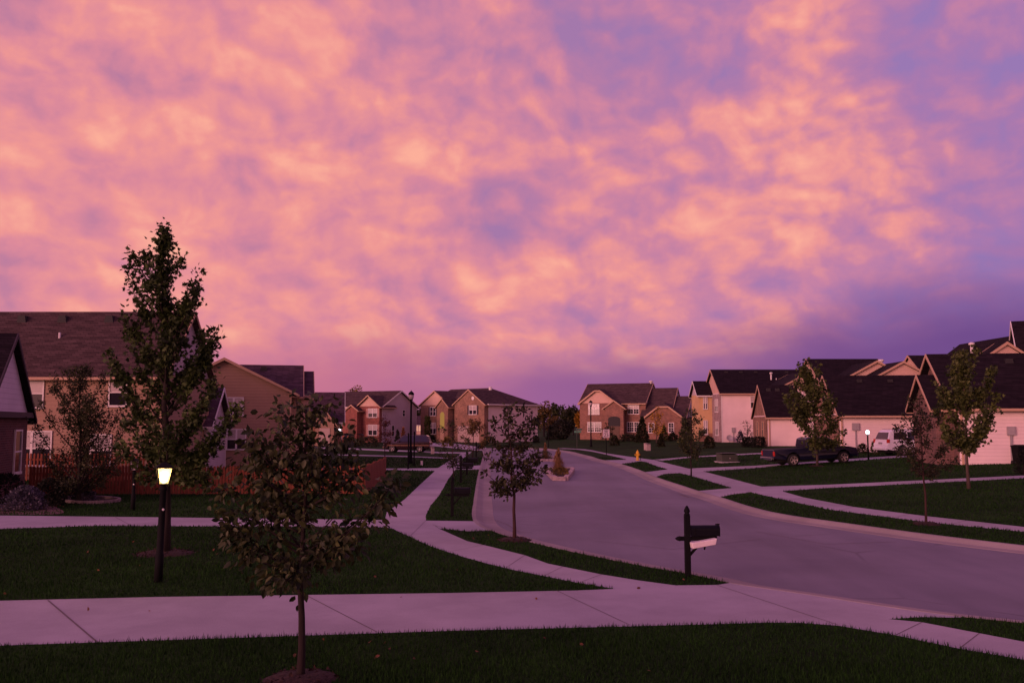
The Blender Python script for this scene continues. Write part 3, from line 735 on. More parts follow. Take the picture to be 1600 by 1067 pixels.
# garage wing in front, nearer to us
h = House('garage_wing', 'dark roofed garage wing with small tan gable and lit porch lamp', (368, 111.5), (534.5, 114), cat='garage'); W = h.W; Dp = 8.
ze = h.wz(W, 0, 657); zr = h.wz(W, Dp / 2, 615)
h.walls(0, W, 0, Dp, ze, 'brick_tan'); h.gable(0, W, 0, Dp, ze, zr, 'x', 'roof_purple', 'siding_grey', oh=.4)
a0, _ = h.face('front', -1.2, 493, 660); a1, _ = h.face('front', -1.2, 522, 660)
MB().box(a0, a1, -1.2, -.003, -.5, ze - .3).build('garage_front', 'siding_tan', h.e)
h.gable(a0, a1, -1.2, 3, ze - .3, h.wz((a0 + a1) / 2, -1.2, 642), 'y', 'roof_purple', 'siding_tan', trim='trim_tan', oh=.35, ohg=.2, ends=(1, 0))
MB().box(a0 + .5, a1 - .5, -1.25, -1.203, -.3, 2.2).build('garage_door', 'garage_door', h.e)
a, z = h.face('front', -.2, 534, 672); MB().lathe([(.05, -.14), (.1, -.08), (.1, .1), (.03, .16)], 8).build('porch_light', 'lamp_cool', h.e, loc=(W - .3, -.2, z))

# ---- brown brick house with three gables and a hipped roof, white side wall
h = House('brown_brick_house', 'brown brick house with three front gables, hipped roof and plain pale side wall', (661, 141.6), (763.5, 131)); W = h.W; Dp = 10.3
ze = h.wz(W, 0, 631.2); zr = h.wz(W - 5, Dp / 2, 606)
h.walls(0, W, 0, Dp, ze, 'siding_white')
h.hip(0, W, 0, Dp, ze, zr, 'roof_brown', oh=.4, axis='x', l=.2, r=1.0)
MB().box(.02, W - .02, -.16, -.003, -.5, ze - .17).build('brick_front', 'brick_brown', h.e)
# gable 3 at the corner
g0 = W - 6.5
MB().box(g0, W + .02, -.9, -.161, -.5, ze - .0).build('brick_bay', 'brick_brown', h.e)
h.gable(g0, W, -.9, 4.5, ze, h.wz((g0 + W) / 2, -.9, 610), 'y', 'roof_brown', 'brick_brown', trim='trim_tan', oh=.35, ohg=.2, ends=(1, 0))
h.window('front', -.9, 733.5, 634, 744.5, 647, cols=1, mull=2, shutters='shutter_dark', grid=False)
h.window('front', -.161, 713.5, 634, 719.5, 649, grid=False, blind=False, px=True)
gd = MB().box(g0 + .8, W - 1., -.95, -.903, -.3, 2.35)
for zz in (.5, 1.0, 1.5): gd.box(g0 + .8, W - 1., -.965, -.951, zz, zz + .06)
gd.build('garage_door', 'garage_door', h.e)
sx0, sz = h.face('front', -.95, 738.7, 622); MB().lathe([(.28, 0), (.28, .05)], 16).rot(Matrix.Rotation(R(90), 4, 'X')).build('gable_ornament', 'trim_white', h.e, loc=(sx0, -.91, sz))
# left gable with cream infill
q1 = 7.0
MB().box(.0, q1, -.5, -.161, -.5, ze).build('brick_bay', 'brick_brown', h.e)
h.gable(.0, q1, -.5, 5, ze, h.wz(q1 / 2, -.5, 612), 'y', 'roof_brown', 'siding_cream', trim='trim_tan', oh=.35, ohg=.25, ends=(1, 0))
h.window('front', -.5, 672.5, 636.5, 681, 649, mull=2, grid=False, blind=False, shutters='shutter_dark'); h.window('front', -.5, 672.5, 661, 681, 677.5, mull=2, grid=False, blind=True)
e0, _ = h.face('front', -1.8, 682.5, 640); e1, _ = h.face('front', -1.8, 700, 640)
MB().box(e0, e1, -1.8, -.501, -.5, ze - .3).build('entrance_bay', 'brick_brown', h.e)
h.gable(e0, e1, -1.8, 2, ze - .3, h.wz((e0 + e1) / 2, -1.8, 624), 'y', 'roof_brown', 'brick_brown', trim='trim_tan', oh=.3, ohg=.2, ends=(1, 0))
am = (e0 + e1) / 2; aw = .48; zt = h.wz(am, -1.8, 648.5); zb = h.wz(am, -1.8, 672)
pr = [(am - aw, zb), (am + aw, zb)] + [(am + aw * math.cos(k * math.pi / 8), zt + aw * math.sin(k * math.pi / 8)) for k in range(9)]
MB().prism(pr, 'y', -1.83, -1.803).build('arched_window', 'window_lit', h.e)
MB().box(am - .42, am + .42, -1.85, -1.803, -.1, 2.0).build('door', 'trim_tan', h.e)
h.window('right', W, 805, 633.5, 810, 640.5, grid=False, blind=False)
h.pipe(W - 4, Dp / 2 - 1, zr - .5, .6, .25, 'pipe_white')
MB().box(g0 - 3, g0, -1.2, -.17, 2.9, 3.05).prism([(-1.3, 3.05), (-.165, 3.05), (-.165, 3.6)], 'x', g0 - 3, g0).build('porch_roof', 'roof_brown', h.e)

# ---- low building between those two, far behind
h = House('low_house', 'low distant house with windows glowing with reflected pink seen between two brick houses', (640, 172), (672, 172)); W = h.W
h.walls(0, W, 0, 7, h.wz(0, 0, 664), 'siding_cream'); h.gable(0, W, 0, 7, h.wz(0, 0, 664), h.wz(0, 3.5, 651), 'x', 'roof_purple', 'siding_cream', oh=.3)
for a in (649, 654.5, 660): h.window('front', 0, a, 665.5, a + 4, 673, grid=False, lit='pink_reflection', fw=.04)  # panes glow by themselves in place of mirroring the sky

# ---- brick house in the centre right with clipped gables
BZ = .5
h = House('long_brick_house', 'red brick house with clipped gables, white windows and steep brown roof', (906, 128), (1009, 124.5), BZ); W = h.W; Dp = 9.
ze = h.wz(W / 2, 0, 629.5); zr = h.wz(W / 2, Dp / 2, 601)
h.walls(0, W, 0, Dp, ze, 'brick_tan', corner=None); h.gable(0, W, 0, Dp, ze, zr, 'x', 'roof_brown', 'siding_grey', trim='trim_tan', oh=.35, ohg=.15)
def clipped(h, x0, x1, yf, yb, ze, zc, roof, wallm, gm, trim):
    xm = (x0 + x1) / 2; oh = .3
    k = .75; # slope
    a = (zc - ze) / k; zr_ = ze + k * (x1 - x0) / 2
    MB().box(x0, x1, yf, yb if yb < 0 else -.003, -.6, ze - .02).build('bay_wall', wallm, h.e)
    MB().prism([(x0, ze - .02), (x1, ze - .02), (x1 - a, zc), (x0 + a, zc)], 'y', yf + .003, yf + .15).build('gable', gm, h.e)
    f = yf - .3; dyr = (zr_ - zc) / 1.0; YB = 5.
    L0 = (x0 - oh, f, ze - oh * k + .1); L1 = (x0 + a, f, zc + .1); R1 = (x1 - a, f, zc + .1); R0 = (x1 + oh, f, ze - oh * k + .1); RF = (xm, f + dyr, zr_ + .1); RB = (xm, YB, zr_ + .1)
    B0 = (x0 - oh, YB, ze - oh * k + .1); B1 = (x1 + oh, YB, ze - oh * k + .1)
    r_ = MB().add([L0, L1, R1, R0, RF, RB, B0, B1], [(0, 6, 5, 4, 1), (1, 4, 2), (3, 2, 4, 5, 7), (6, 7, 5)]).build('roof', roof, h.e)
    t_ = MB()
    for p, q in ((L0, L1), (L1, R1), (R1, R0)): t_.beam((p[0], p[1] - .03, p[2] - .05), (q[0], q[1] - .03, q[2] - .05), .06, .2, up=(0, 0, 1))
    t_.build('fascia', trim, h.e)
c0, _ = h.face('front', -.7, 907, 640); c1, _ = h.face('front', -.7, 962, 640)
clipped(h, c0, c1, -.7, -.003, ze, h.wz((c0 + c1) / 2, -.7, 611.5), 'roof_brown', 'brick_tan', 'siding_cream', 'trim_tan')
d0, _ = h.face('front', -1.6, 945, 640); d1, _ = h.face('front', -1.6, 974, 640)
MB().box(d0, d1, -1.6, -.701, -.6, ze - .75).build('entrance_bay', 'brick_tan', h.e)
h.gable(d0, d1, -1.6, 2.5, ze - .75, h.wz((d0 + d1) / 2, -1.6, 627), 'y', 'roof_brown', 'brick_tan', trim='trim_tan', oh=.3, ohg=.2, ends=(1, 0))
xm = (d0 + d1) / 2
pr = [(xm - .85, 1.9), (xm + .85, 1.9)] + [(xm + .85 * math.cos(k * math.pi / 8), 2.9 + .35 * math.sin(k * math.pi / 8)) for k in range(9)]
MB().prism(pr, 'y', -1.64, -1.603).build('arch_opening', 'vent_black', h.e)
MB().box(xm - .75, xm + .75, -1.65, -1.603, -.1, 1.9).build('door', 'door_brown', h.e)
h.window('front', -.7, 920, 631.5, 936, 646.8, cols=2, mull=2); h.window('front', 0, 981.5, 631.5, 998, 646.3, cols=2, mull=2)
h.window('front', -.7, 918.7, 660, 939, 674.3, cols=3, mull=2, blind=False); h.window('front', 0, 980.5, 660, 1001, 674, cols=3, mull=2, blind=False)
h.pipe(W - .2, Dp / 2, zr - 1.4, 1.7, .16, 'pipe_white', cap=True)
h2 = House('brick_wing', 'brick garage wing with clipped gable and two tall windows beside the long brick house', (1010, 123), (1070, 121), BZ, cat='garage'); W2 = h2.W
ze2 = h2.wz(W2, 0, 652); h2.walls(0, W2, .2, 8, ze2, 'brick_tan', corner=None)
h2.gable(-1, W2 * .62, .5, 9.5, ze2 + .1, h2.wz(1, 5, 608), 'x', 'roof_brown', 'siding_grey', trim='trim_tan', oh=.2, ohg=.1, ends=(0, 1))
h2.gable(W2 * .55, W2, .5, 8, ze2 + .05, h2.wz(W2, 4, 620.5), 'x', 'roof_brown', 'siding_grey', trim='trim_tan', oh=.3, ohg=.2, ends=(0, 1))
c0, _ = h2.face('front', -.6, 1006, 650); c1, _ = h2.face('front', -.6, 1066, 650)
clipped(h2, c0 + .2, c1, -.6, .19, ze2, h2.wz((c0 + c1) / 2, -.6, 636.5), 'roof_brown', 'brick_tan', 'brick_tan', 'trim_tan')
h2.window('front', -.6, 1014, 661.5, 1022, 675.5, cols=2, mull=1, blind=False); h2.window('front', -.6, 1045, 661, 1052.5, 675, cols=2, mull=1, blind=False)

# ---- right side: pale two storey house
RB = .65
h = House('pale_house', 'pale two storey house with dark roof and narrow brick gable end facing left', (1128, 103), (1268, 103), RB); W = h.W; Dp = 8.6
ze = h.wz(2, 0, 613.5); zr = h.wz(2, Dp / 2, 579.5)
h.walls(0, W, 0, Dp, ze, 'siding_white'); h.gable(0, W, 0, Dp, ze, zr, 'x', 'roof_dark', 'siding_cream', trim='trim_tan', oh=.35, ohg=.3)
MB().box(-.12, -.003, .08, Dp - .05, -.5, ze - .1).build('brick_side', 'brick_grey', h.e)
MB().box(-1.7, -.121, 4.4, 8.6, -.5, ze - .1).build('side_bay', 'siding_buff', h.e)
MB().box(-1.74, -.125, 4.36, 4.398, -.5, 1.0).build('bay_base', 'brick_tan', h.e)
h.gable(-1.7, 1.4, 4.4, 8.6, ze - .1, h.wz(-1.7, 6.5, 597.5), 'x', 'roof_dark', 'siding_grey', oh=.3, ohg=.3, ends=(1, 0))
h.window('front', 4.36, 1099.5, 621, 1104.5, 638.5, mull=2, grid=False); h.window('front', 4.36, 1100, 657.5, 1104.8, 678, mull=2, grid=False)
for z0, z1 in ((.8, 2.3), (3.5, 4.9)): h.window('left', -.12, 1.3, z1, 2.6, z0, px=False, mull=2, grid=False)
h.window('front', 0, 1173, 619.5, 1179, 637, grid=False)
for px in (1134, 1157, 1180, 1204, 1228):
    a, _ = h.face('front', Dp / 2 - .4, px, 581); h.vents([(a, Dp / 2 - .45, zr - .25)], None)
for px, hh, rr in ((1205, .8, .09), (1213, .3, .06), (1232, .3, .06)):
    a, _ = h.face('front', 2.3, px, 595); h.pipe(a, 2.3, roofz(2.3, 0, ze, Dp / 2, zr), hh, rr, cap=hh > .5)
# wall fittings
a, z = h.face('front', -.1, 1146, 672); MB().box(a - .18, a + .18, -.14, -.003, z - .25, z + .3).box(a - .03, a + .03, -.09, -.004, .1, z - .251).build('meter_box', 'grey_metal', h.e)
a, z = h.face('front', -.6, 1140, 685); MB().lathe([(.02, .0), (.22, .04), (.38, .13), (.38, .15), (.2, .07), (.02, .03)], 16).rot(Matrix.Rotation(R(60), 4, 'X')).build('satellite_dish', 'grey_metal', h.e, loc=(a, -.6, z)); 
MB().path([(a, -.55, .0), (a, -.55, z)], .03, 6).build('dish_pole', 'grey_metal', h.e)

def garage(name, label, A, B, dep, py_e, py_r, wallm='siding_white', sidem='brick_brown', vents=(), cat='house', roof='roof_dark', gm=None, base=RB, trim='trim_tan', ohg=.22):
    h = House(name, label, A, B, base, cat); ze = h.wz(.5, 0, py_e); zr = h.wz(.5, dep / 2, py_r)
    h.walls(0, h.W, 0, dep, ze, wallm, corner=None)
    if sidem: MB().box(-.1, -.003, -.02, dep, -.5, ze - .1).build('brick_side', sidem, h.e)
    h.gable(0, h.W, 0, dep, ze, zr, 'x', roof, gm or sidem or wallm, trim=trim, oh=.4, ohg=ohg)
    for px in vents:
        a, _ = h.face('front', dep / 2 - .6, px, py_r + 3); h.vents([(a, dep / 2 - .6, zr - .36)], None)
    if base and sidem: MB().box(.12, .22, -.09, -.004, -.5, ze - .12).box(.12, .22, -.3, -.0901, ze - .2, ze - .12).build('downpipe', 'trim_tan', h.e)
    h.ze = ze; h.zr = zr; return h
h = garage('white_garage', 'low white garage with brick gable end, left of the tree behind the pickup', (1199, 87), (1312, 86.4), 7.2, 649, 604, vents=(1200, 1214), cat='garage', sidem='brick_brown')
h.window('left', -.1, 1.4, 2.3, 2.3, .9, px=False, grid=False, blind=False, frame='trim_tan'); h.window('left', -.1, 4.2, 2.3, 5.1, .9, px=False, grid=False, blind=False, frame='trim_tan')
h = House('cream_house', 'upper storey with sunlit cream gable half hidden behind white garage roof', (1229, 97), (1312, 97), RB); W = h.W
h.walls(0, W, 0, 8, h.wz(0, 0, 602), 'siding_cream'); h.gable(0, W, 0, 8, h.wz(0, 0, 602), h.wz(W / 2, 0, 581), 'y', 'roof_dark', 'siding_cream', trim='trim_tan', oh=.3, ohg=.3)
h = garage('white_garage', 'wide white garage wall with brick gable end behind the dark pickup', (1311.5, 69), (1475, 68.2), 8.2, 646, 590, vents=(1342, 1390, 1440), cat='garage', sidem='brick_brown')
h.window('left', -.1, 3.6, 4.3, 4.5, 3.4, px=False, grid=False, blind=False)
a, z = h.face('front', -.1, 1337, 668)
MB().box(a - .26, a + .26, -.16, -.003, z - .2, z + .35).box(a - .04, a + .04, -.09, -.004, -.2, z - .201).build('meter_box', 'grey_metal', h.e)
h = garage('tall_house', 'dark roofed two storey house rising behind the wide white garage', (1289, 82), (1400, 82), 8.2, 604, 563.5, sidem=None, gm='siding_cream', wallm='siding_white')
for cx, d, py in ((1370, 79.5, 566.5), (1411, 76.5, 567.5)):
    yl = d - 82; a, _ = h.face('front', yl, cx, 590); zg = h.wz(a, yl, py); hw = 3.9; zg_e = zg - hw * .53
    MB().box(a - hw, a + hw, yl, yl + .2, 0, zg_e - .01).build('upper_wall', 'siding_cream', h.e)
    h.gable(a - hw, a + hw, yl, 5.5, zg_e, zg, 'y', 'roof_dark', 'siding_cream', trim='trim_tan', oh=.35, ohg=.25, ends=(1, 0))
a, z = h.face('front', -1, 1377, 570); h.pipe(a, -1, z - .4, .7, .13, 'pipe_white', cap=True)
# nearest garage on the right
h = garage('near_garage', 'nearest white sided garage at right with steep brick gable and meter box', (1497, 50), (1640, 49.3), 7.6, 633, 557.5, sidem='brick_deep_brown', vents=(1575,), cat='garage', wallm='siding_lap', ohg=.45)
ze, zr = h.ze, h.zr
MB().box(-1.0, -.101, .6, 4.8, -.5, ze - .1).build('brick_bay', 'brick_deep_brown', h.e)
h.gable(-1.0, .5, .6, 4.8, ze - .1, zr - 1.3, 'x', 'roof_dark', 'brick_deep_brown', trim='trim_tan', oh=.3, ohg=.35, ends=(1, 0))
a, z = h.face('front', -.1, 1580, 674); MB().box(a - .2, a + .2, -.17, -.003, z - .2, z + .28).box(a - .05, a + .05, -.1, -.004, -.2, z - .201).build('meter_box', 'grey_metal', h.e)
h = garage('small_gable', 'small dark roofed gable peeping between the two right garages', (1450, 80), (1500, 80), 6.2, 590, 558, sidem=None, wallm='siding_cream', cat='house')
h = House('hipped_house', 'tall dark hipped roof with pale vent pipe above the nearest garage', (1593.3, 60), (1720, 60), RB)
MB().box(0, 7, 0, 12.5, -.5, 6.3).build('wall', 'siding_cream', h.e)
zr = 9.15 - RB; ox = h.O.x
MB().add([(-.5, -.5, 6.2), (8, -.5, 6.2), (8, 13, 6.2), (-.5, 13, 6.2), (36.2 - ox, 4.6, zr), (36.0 - ox, 11.8, zr)], [(0, 1, 4), (1, 2, 5, 4), (2, 3, 5), (3, 0, 4, 5), (0, 3, 2, 1)]).build('roof', 'roof_dark', h.e)
pz = P(1519, 556, 66); h.pipe(pz.x - ox, 6, pz.z - RB + .1, .7, .11, cap=True)
h = House('peaked_house', 'steep cream gable peak at the right edge above the near garage', (1606, 60), (1775, 56), RB); W = 6
v = Vector((.40, .92)).normalized(); h.e.rotation_euler = (0, 0, math.atan2(-v.x, v.y)); 
zr = Z_at(506, 63) - RB
h.walls(0, 7, 0, 6.2, 6.3, 'siding_buff', corner=None); h.gable(0, 7, 0, 6.2, 6.3, zr, 'x', 'roof_dark', 'siding_buff', oh=.3, ohg=.4)
h = House('dormer_house', 'low cream dormer gable under the steep peak at right edge', (1550, 55), (1606, 55), RB); W = h.W
h.walls(0, W, 0, .9, h.wz(0, 0, 556.5), 'siding_buff', corner=None); h.gable(0, W, 0, 1.2, h.wz(0, 0, 556.5), h.wz(0, 0, 538.5), 'y', 'roof_dark', 'siding_cream', trim='trim_tan', oh=.2, ohg=.15)

# ------------------------------------------------------------------ fences
def fence(name, label, A, B, hgt, pw, gap, nm_m='fence_wood', group='wooden picket fences'):
    a, b = Vector((A[0], A[1], 0)), Vector((B[0], B[1], 0)); d = b - a; L = d.length; e = empty(name, a, math.atan2(d.y, d.x), label, 'fence', group)
    n_ = int(L / (pw + gap)); mb = MB()
    for i in range(n_):
        x = i * (pw + gap); hh = hgt + rnd.uniform(-.015, .015) + .05 * math.sin(math.pi * ((x % 2.4) / 2.4))
        mb.prism([(x, .04), (x + pw, .04), (x + pw, hh - .05), (x + pw * .72, hh), (x + pw * .28, hh), (x, hh - .05)], 'y', -.012 + rnd.uniform(-.003, .003), .008)
    mb.build('pickets', nm_m, e)
    mb = MB().box(0, L, .0085, .05, .25, .34).box(0, L, .0085, .05, hgt - .32, hgt - .23); mb.build('rail', nm_m, e)
    k = max(1, round(L / 2.4))
    for i in range(k + 1):
        x = L * i / k
        MB().box(x - .05, x + .05, .051, .15, -.2, hgt - .03).box(x - .06, x + .06, .04, .16, hgt - .029, hgt + .01).build('post', nm_m, e)
p0, p1, p2 = G(45, 773), G(568, 772.5), G(603, 749.5)
fence('picket_fence', 'long red-brown picket fence running across the lawn below the tan houses', (p0.x, p0.y), (p1.x, p1.y), 1.12, .105, .022)
fence('picket_fence', 'short return of the red-brown fence going back from its right corner', (p1.x + .02, p1.y + .05), (p2.x, p2.y), 1.12, .105, .02)
q0, q1 = G(-60, 752), G(230, 752)
fence('picket_fence', 'open picket fence with wide gaps close behind the left lawn fence', (q0.x, q0.y), (q1.x, q1.y), 1.35, .09, .085)

# ------------------------------------------------------------------ trees
MAPLE = np.array([(0, 0), (.12, .10), (.42, .02), (.34, .24), (.60, .42), (.34, .46), (.26, .60), (.12, .58), (0, 1.0), (-.12, .58), (-.26, .60), (-.34, .46), (-.60, .42), (-.34, .24), (-.42, .02), (-.12, .10)]) 
def leaves(name, cen, dirs, size, m, parent, shape='oval', droop=.3):
    """cen (N,3), dirs (N,3) leaf growth directions"""
    n_ = len(cen); cen = np.asarray(cen); d = np.asarray(dirs, dtype=float)
    d = d + rng.normal(0, .55, (n_, 3)); d[:, 2] -= droop; d /= np.linalg.norm(d, axis=1)[:, None] + 1e-9
    rv = rng.normal(0, 1, (n_, 3)); rv[:, 2] += .9; s_ = np.cross(d, rv); s_ /= np.linalg.norm(s_, axis=1)[:, None] + 1e-9; nm = np.cross(s_, d)
    sz = size * (.65 + .7 * rng.random(n_))
    if shape == 'maple': T = np.array([(a, b, .10 * abs(a) - .12 * b * b) for a, b in MAPLE]); loops = None
    elif shape == 'oval':
        T = np.array([(0, 0, 0), (.27, .28, .07), (.24, .66, .05), (0, 1, -.12), (-.24, .66, .05), (-.27, .28, .07)]); loops = [[0, 1, 2, 3], [0, 3, 4, 5]]
    elif shape == 'needle': T = np.array([(0, 0, 0), (.16, .3, .0), (.0, 1, 0), (-.16, .3, 0)]); loops = None
    else: T = np.array([(0, 0, 0), (.33, .5, .05), (0, 1, -.08), (-.33, .5, .05)]); loops = None
    V = cen[:, None, :] + sz[:, None, None] * (T[None, :, 0:1] * s_[:, None, :] + T[None, :, 1:2] * d[:, None, :] + T[None, :, 2:3] * nm[:, None, :])
    return raw_mesh(name, V.reshape(-1, 3), len(T), m, parent, loops)
def bez(a, b, c, n_):
    return [a * (1 - t) ** 2 + b * 2 * t * (1 - t) + c * t * t for t in [i / n_ for i in range(n_ + 1)]]
def tree(name, label, base, top, ends, leafn, size, lm, bm='bark', trunk_r=.06, shape='oval', fork=None, up=1.0, twig=.35, droop=.3, group='street trees', cat='tree', spread=.35, infill=12, ring_=0, bend=0., filldepth=1.0, seed=1, bare=.0):
    """base: photo pixel of the foot; top: pixel of the top; ends: pixels of limb tips"""
    r0 = random.Random(seed * 77 + 5)
    B = G(*base); Y = B.y; k = Y / FPX
    e = empty(name, B, 0, label, cat, group)
    def L(px, py, dy=0.): p = P(px, py, Y); return Vector((p.x - B.x, dy, p.z - B.z))
    T = L(*top); H = T.z
    tk = [Vector((0, 0, -.1))]; ns = 9
    for i in range(1, ns + 1):
        f = i / ns; tk.append(Vector((T.x * f ** 1.5 + bend * math.sin(math.pi * f) + r0.uniform(-.016, .016) * H * .6, r0.uniform(-.016, .016) * H * .6, H * f)))
    mb = MB(); mb.path(tk, [trunk_r * (1.25 if i == 0 else (1 - .9 * i / ns)) + .004 for i in range(ns + 1)], 9)
    def trunk_at(z):
        f = max(0, min(1, z / H)) * ns; i = min(ns - 1, int(f)); return tk[i].lerp(tk[i + 1], f - i)
    limbs = []
    fork_z = L(*(fork or (base[0], (base[1] + top[1]) / 2))).z
    allends = [(p, None) for p in ends]
    hw = max(abs(L(p[0], p[1]).x) for p in ends) * filldepth
    for _ in range(infill):    # limbs in depth, filling the crown towards and away from us
        p = r0.choice(ends); f = r0.uniform(.3, .95); q = L(p[0], p[1]); allends.append(((None, q.z), Vector((q.x * f * r0.uniform(.2, 1), r0.choice((-1, 1)) * hw * r0.uniform(.35, .8), q.z * r0.uniform(.9, 1.0)))))
    for p, q in allends:
        if q is None: q = L(p[0], p[1], r0.uniform(-.3, .3) * hw)
        lat = math.hypot(q.x - trunk_at(q.z).x, q.y); zs = max(fork_z * .98, q.z - lat * up - .15 * lat); zs = min(zs, q.z + .2) if q.z > fork_z else fork_z
        s_ = trunk_at(zs); mid = s_.lerp(q, .5) + Vector((0, 0, (-.12 if up > .4 else .10) * lat)) + Vector((q.x - s_.x, q.y - s_.y, 0)) * .12
        c = bez(s_, mid, q, 6); r_ = trunk_r * .42 * (1 - .6 * zs / H) + .002
        mb.path(c, [r_ * (1 - .85 * i / 6) + .002 for i in range(7)], 5); limbs.append(c)
    C = []; Dd = []; tw = []
    lens = [sum((c[i + 1] - c[i]).length for i in range(6)) for c in limbs]; tot = sum(lens) + H * .3
    def along(c, f):
        f *= 6; i = min(5, int(f)); return c[i].lerp(c[i + 1], f - i), (c[i + 1] - c[i]).normalized()
    for c, ln in zip(limbs + [tk[int(ns * .6):] if False else limbs[0]], lens + [0]):
        if ln == 0: continue
        nl = max(8, int(leafn * ln / tot)); ntw = max(4, nl // 14)
        for j in range(ntw):
            f = r0.uniform(.12, 1.) ** .75; p, d = along(c, f)
            tdir = (d * .9 + Vector((r0.gauss(0, 1), r0.gauss(0, 1), r0.gauss(.15, .8))) * .75).normalized(); tl = twig * (r0.uniform(.35, 1.)) * (1.15 - .55 * f)
            q = p + tdir * tl; 
            if j % 2 == 0: mb.path([p, p.lerp(q, .5) + Vector((0, 0, .02 * tl)), q], [.006 + .05 * trunk_r, .004, .002], 3)
            for _ in range(max(3, nl // ntw)):
                g = r0.uniform(.15, 1.05); pp = p.lerp(q, g)
                o = Vector((r0.gauss(0, 1), r0.gauss(0, 1), r0.gauss(0, 1))) * spread * size * 1.6
                C.append(pp + o); Dd.append(tdir * .5 + o.normalized() * .6)
    # the leader
    for _ in range(int(leafn * .12)):
        z = r0.uniform(max(fork_z, H * .55), H * 1.0); p = trunk_at(z); wdt = twig * (.3 + .7 * (1 - z / H)) * .6
        o = Vector((r0.gauss(0, wdt), r0.gauss(0, wdt), r0.gauss(0, wdt * .4))); C.append(p + o); Dd.append(o.normalized() + Vector((0, 0, .4)))
    mb.build('trunk', bm, e, smooth=True)
    leaves('crown', np.array([tuple(c) for c in C]), np.array([tuple(c) for c in Dd]), size, lm, e, shape, droop)
    if ring_:
        CLEAR.append(((B.x, B.y), ring_)); n_ = 28; r2 = MB(); v_ = [(0, 0, .07)]
        for k_ in range(n_):
            a = 2 * math.pi * k_ / n_; q = ring_ * r0.uniform(.9, 1.08); v_ += [(q * .6 * math.cos(a), q * .6 * math.sin(a), .055), (q * math.cos(a), q * math.sin(a), -.0)]
        f_ = []
        for k_ in range(n_):
            a, b = 1 + 2 * k_, 1 + 2 * ((k_ + 1) % n_); f_ += [(0, a, b), (a, a + 1, b + 1, b)]
        o = r2.add(v_, f_).build('mulch_bed', 'mulch', loc=B + Vector((0, 0, .004)), smooth=True); tag(o, kind='structure')
        # chips
        nc = int(900 * ring_ * ring_) ; a = rng.random(nc) * 6.283; q = ring_ * np.sqrt(rng.random(nc)) * 1.05
        cen = np.stack([B.x + q * np.cos(a), B.y + q * np.sin(a), np.full(nc, B.z) + .065 - .05 * (q / ring_) ** 3], 1)
        tag(leaves('mulch_chips', cen, rng.normal(0, 1, (nc, 3)) * [1, 1, .2], .05, 'mulch', None, 'd', 0), 'reddish bark chips round the foot of a tree', 'mulch', kind='stuff')
    return e
# tall maple behind the lamp
tree('maple_tree', 'tallest maple, narrow crown rising above roofs behind the lit yard lamp', (257, 865), (256, 360),
     [(208, 393), (204, 424), (229, 393), (205, 455), (243, 372), (270, 380), (281, 405), (262, 362), (308, 428), (311, 452), (300, 470), (346, 508), (336, 530), (322, 552), (196, 530), (172, 554), (184, 572), (198, 492), (339, 590), (325, 605),
      (371, 636), (353, 660), (340, 690), (325, 720), (192, 655), (196, 700), (222, 745), (300, 750), (330, 748), (275, 745), (240, 700), (275, 715), (262, 660), (250, 610), (235, 560), (220, 520), (290, 520), (295, 575), (230, 620), (305, 640), (230, 680), (290, 690)],
     10800, .098, 'leaf_maple', trunk_r=.105, shape='maple', fork=(257, 742), up=1.5, twig=.24, infill=12, ring_=.62, group=None, filldepth=.55, seed=3, spread=.45)
# foreground crab tree
tree('young_tree', 'nearest small tree with drooping olive leaves in the foreground lawn', (469, 1062), (480, 632),
     [(355, 806), (372, 709), (425, 657), (440, 640), (458, 632), (495, 628), (514, 642), (400, 690), (545, 680), (560, 696), (578, 716), (611, 760), (556, 820), (552, 848), (508, 868), (428, 893), (402, 866), (368, 824), (350, 760), (400, 680), (392, 770), (540, 745), (530, 800), (450, 690), (520, 690), (440, 840), (485, 860), (600, 775), (410, 735), (430, 780), (500, 760)],
     3100, .088, 'leaf_olive', bm='bark', trunk_r=.042, shape='oval', fork=(472, 882), up=.6, twig=.24, droop=.75, infill=12, ring_=.42, group=None, seed=4, filldepth=.8, spread=.5)
tree('young_tree', 'slim tree with open leafy tiers in the strip beside the street kerb', (804, 844), (793, 634),
     [(769, 661), (839, 652), (819, 640), (765, 682), (760, 712), (759, 738), (766, 751), (777, 768), (787, 762), (808, 760), (823, 752), (852, 731), (839, 717), (841, 703), (830, 679), (798, 636), (785, 650), (771, 696), (824, 694), (828, 740), (780, 722)],
     1900, .10, 'leaf_dark', bm='bark_red', trunk_r=.042, fork=(801, 772), up=.55, twig=.22, droop=.1, infill=10, ring_=.42, seed=5, spread=.3, filldepth=.8)
tree('ornamental_tree', 'bushy reddish green tree in front of the long tan house', (124, 786), (125, 574),
     [(106, 572), (141, 573), (80, 592), (66, 622), (62, 660), (60, 695), (72, 724), (88, 745), (165, 590), (178, 612), (186, 640), (190, 675), (188, 712), (176, 738), (150, 750), (110, 750), (95, 640), (150, 640), (120, 690), (92, 700), (160, 700)],
     12500, .08, 'leaf_redgreen', bm='bark', trunk_r=.07, fork=(124, 768), up=1.3, twig=.55, infill=30, group=None, seed=6, filldepth=.9, shape='d')
tree('maple_tree', 'dark leaning maple in front of the wide white garage behind the pickup', (1277, 728.5), (1262, 580),
     [(1257, 566), (1249, 573), (1237, 606), (1226, 620), (1240, 640), (1256, 664), (1286, 602), (1305, 628), (1317, 676), (1303, 660), (1264, 684), (1307, 690), (1272, 590), (1296, 612), (1246, 594), (1234, 628), (1312, 650), (1290, 640)],
     5200, .16, 'leaf_green', bm='bark_light', trunk_r=.07, fork=(1276, 700), up=1.3, twig=.55, infill=18, seed=7, shape='maple', ring_=.5)
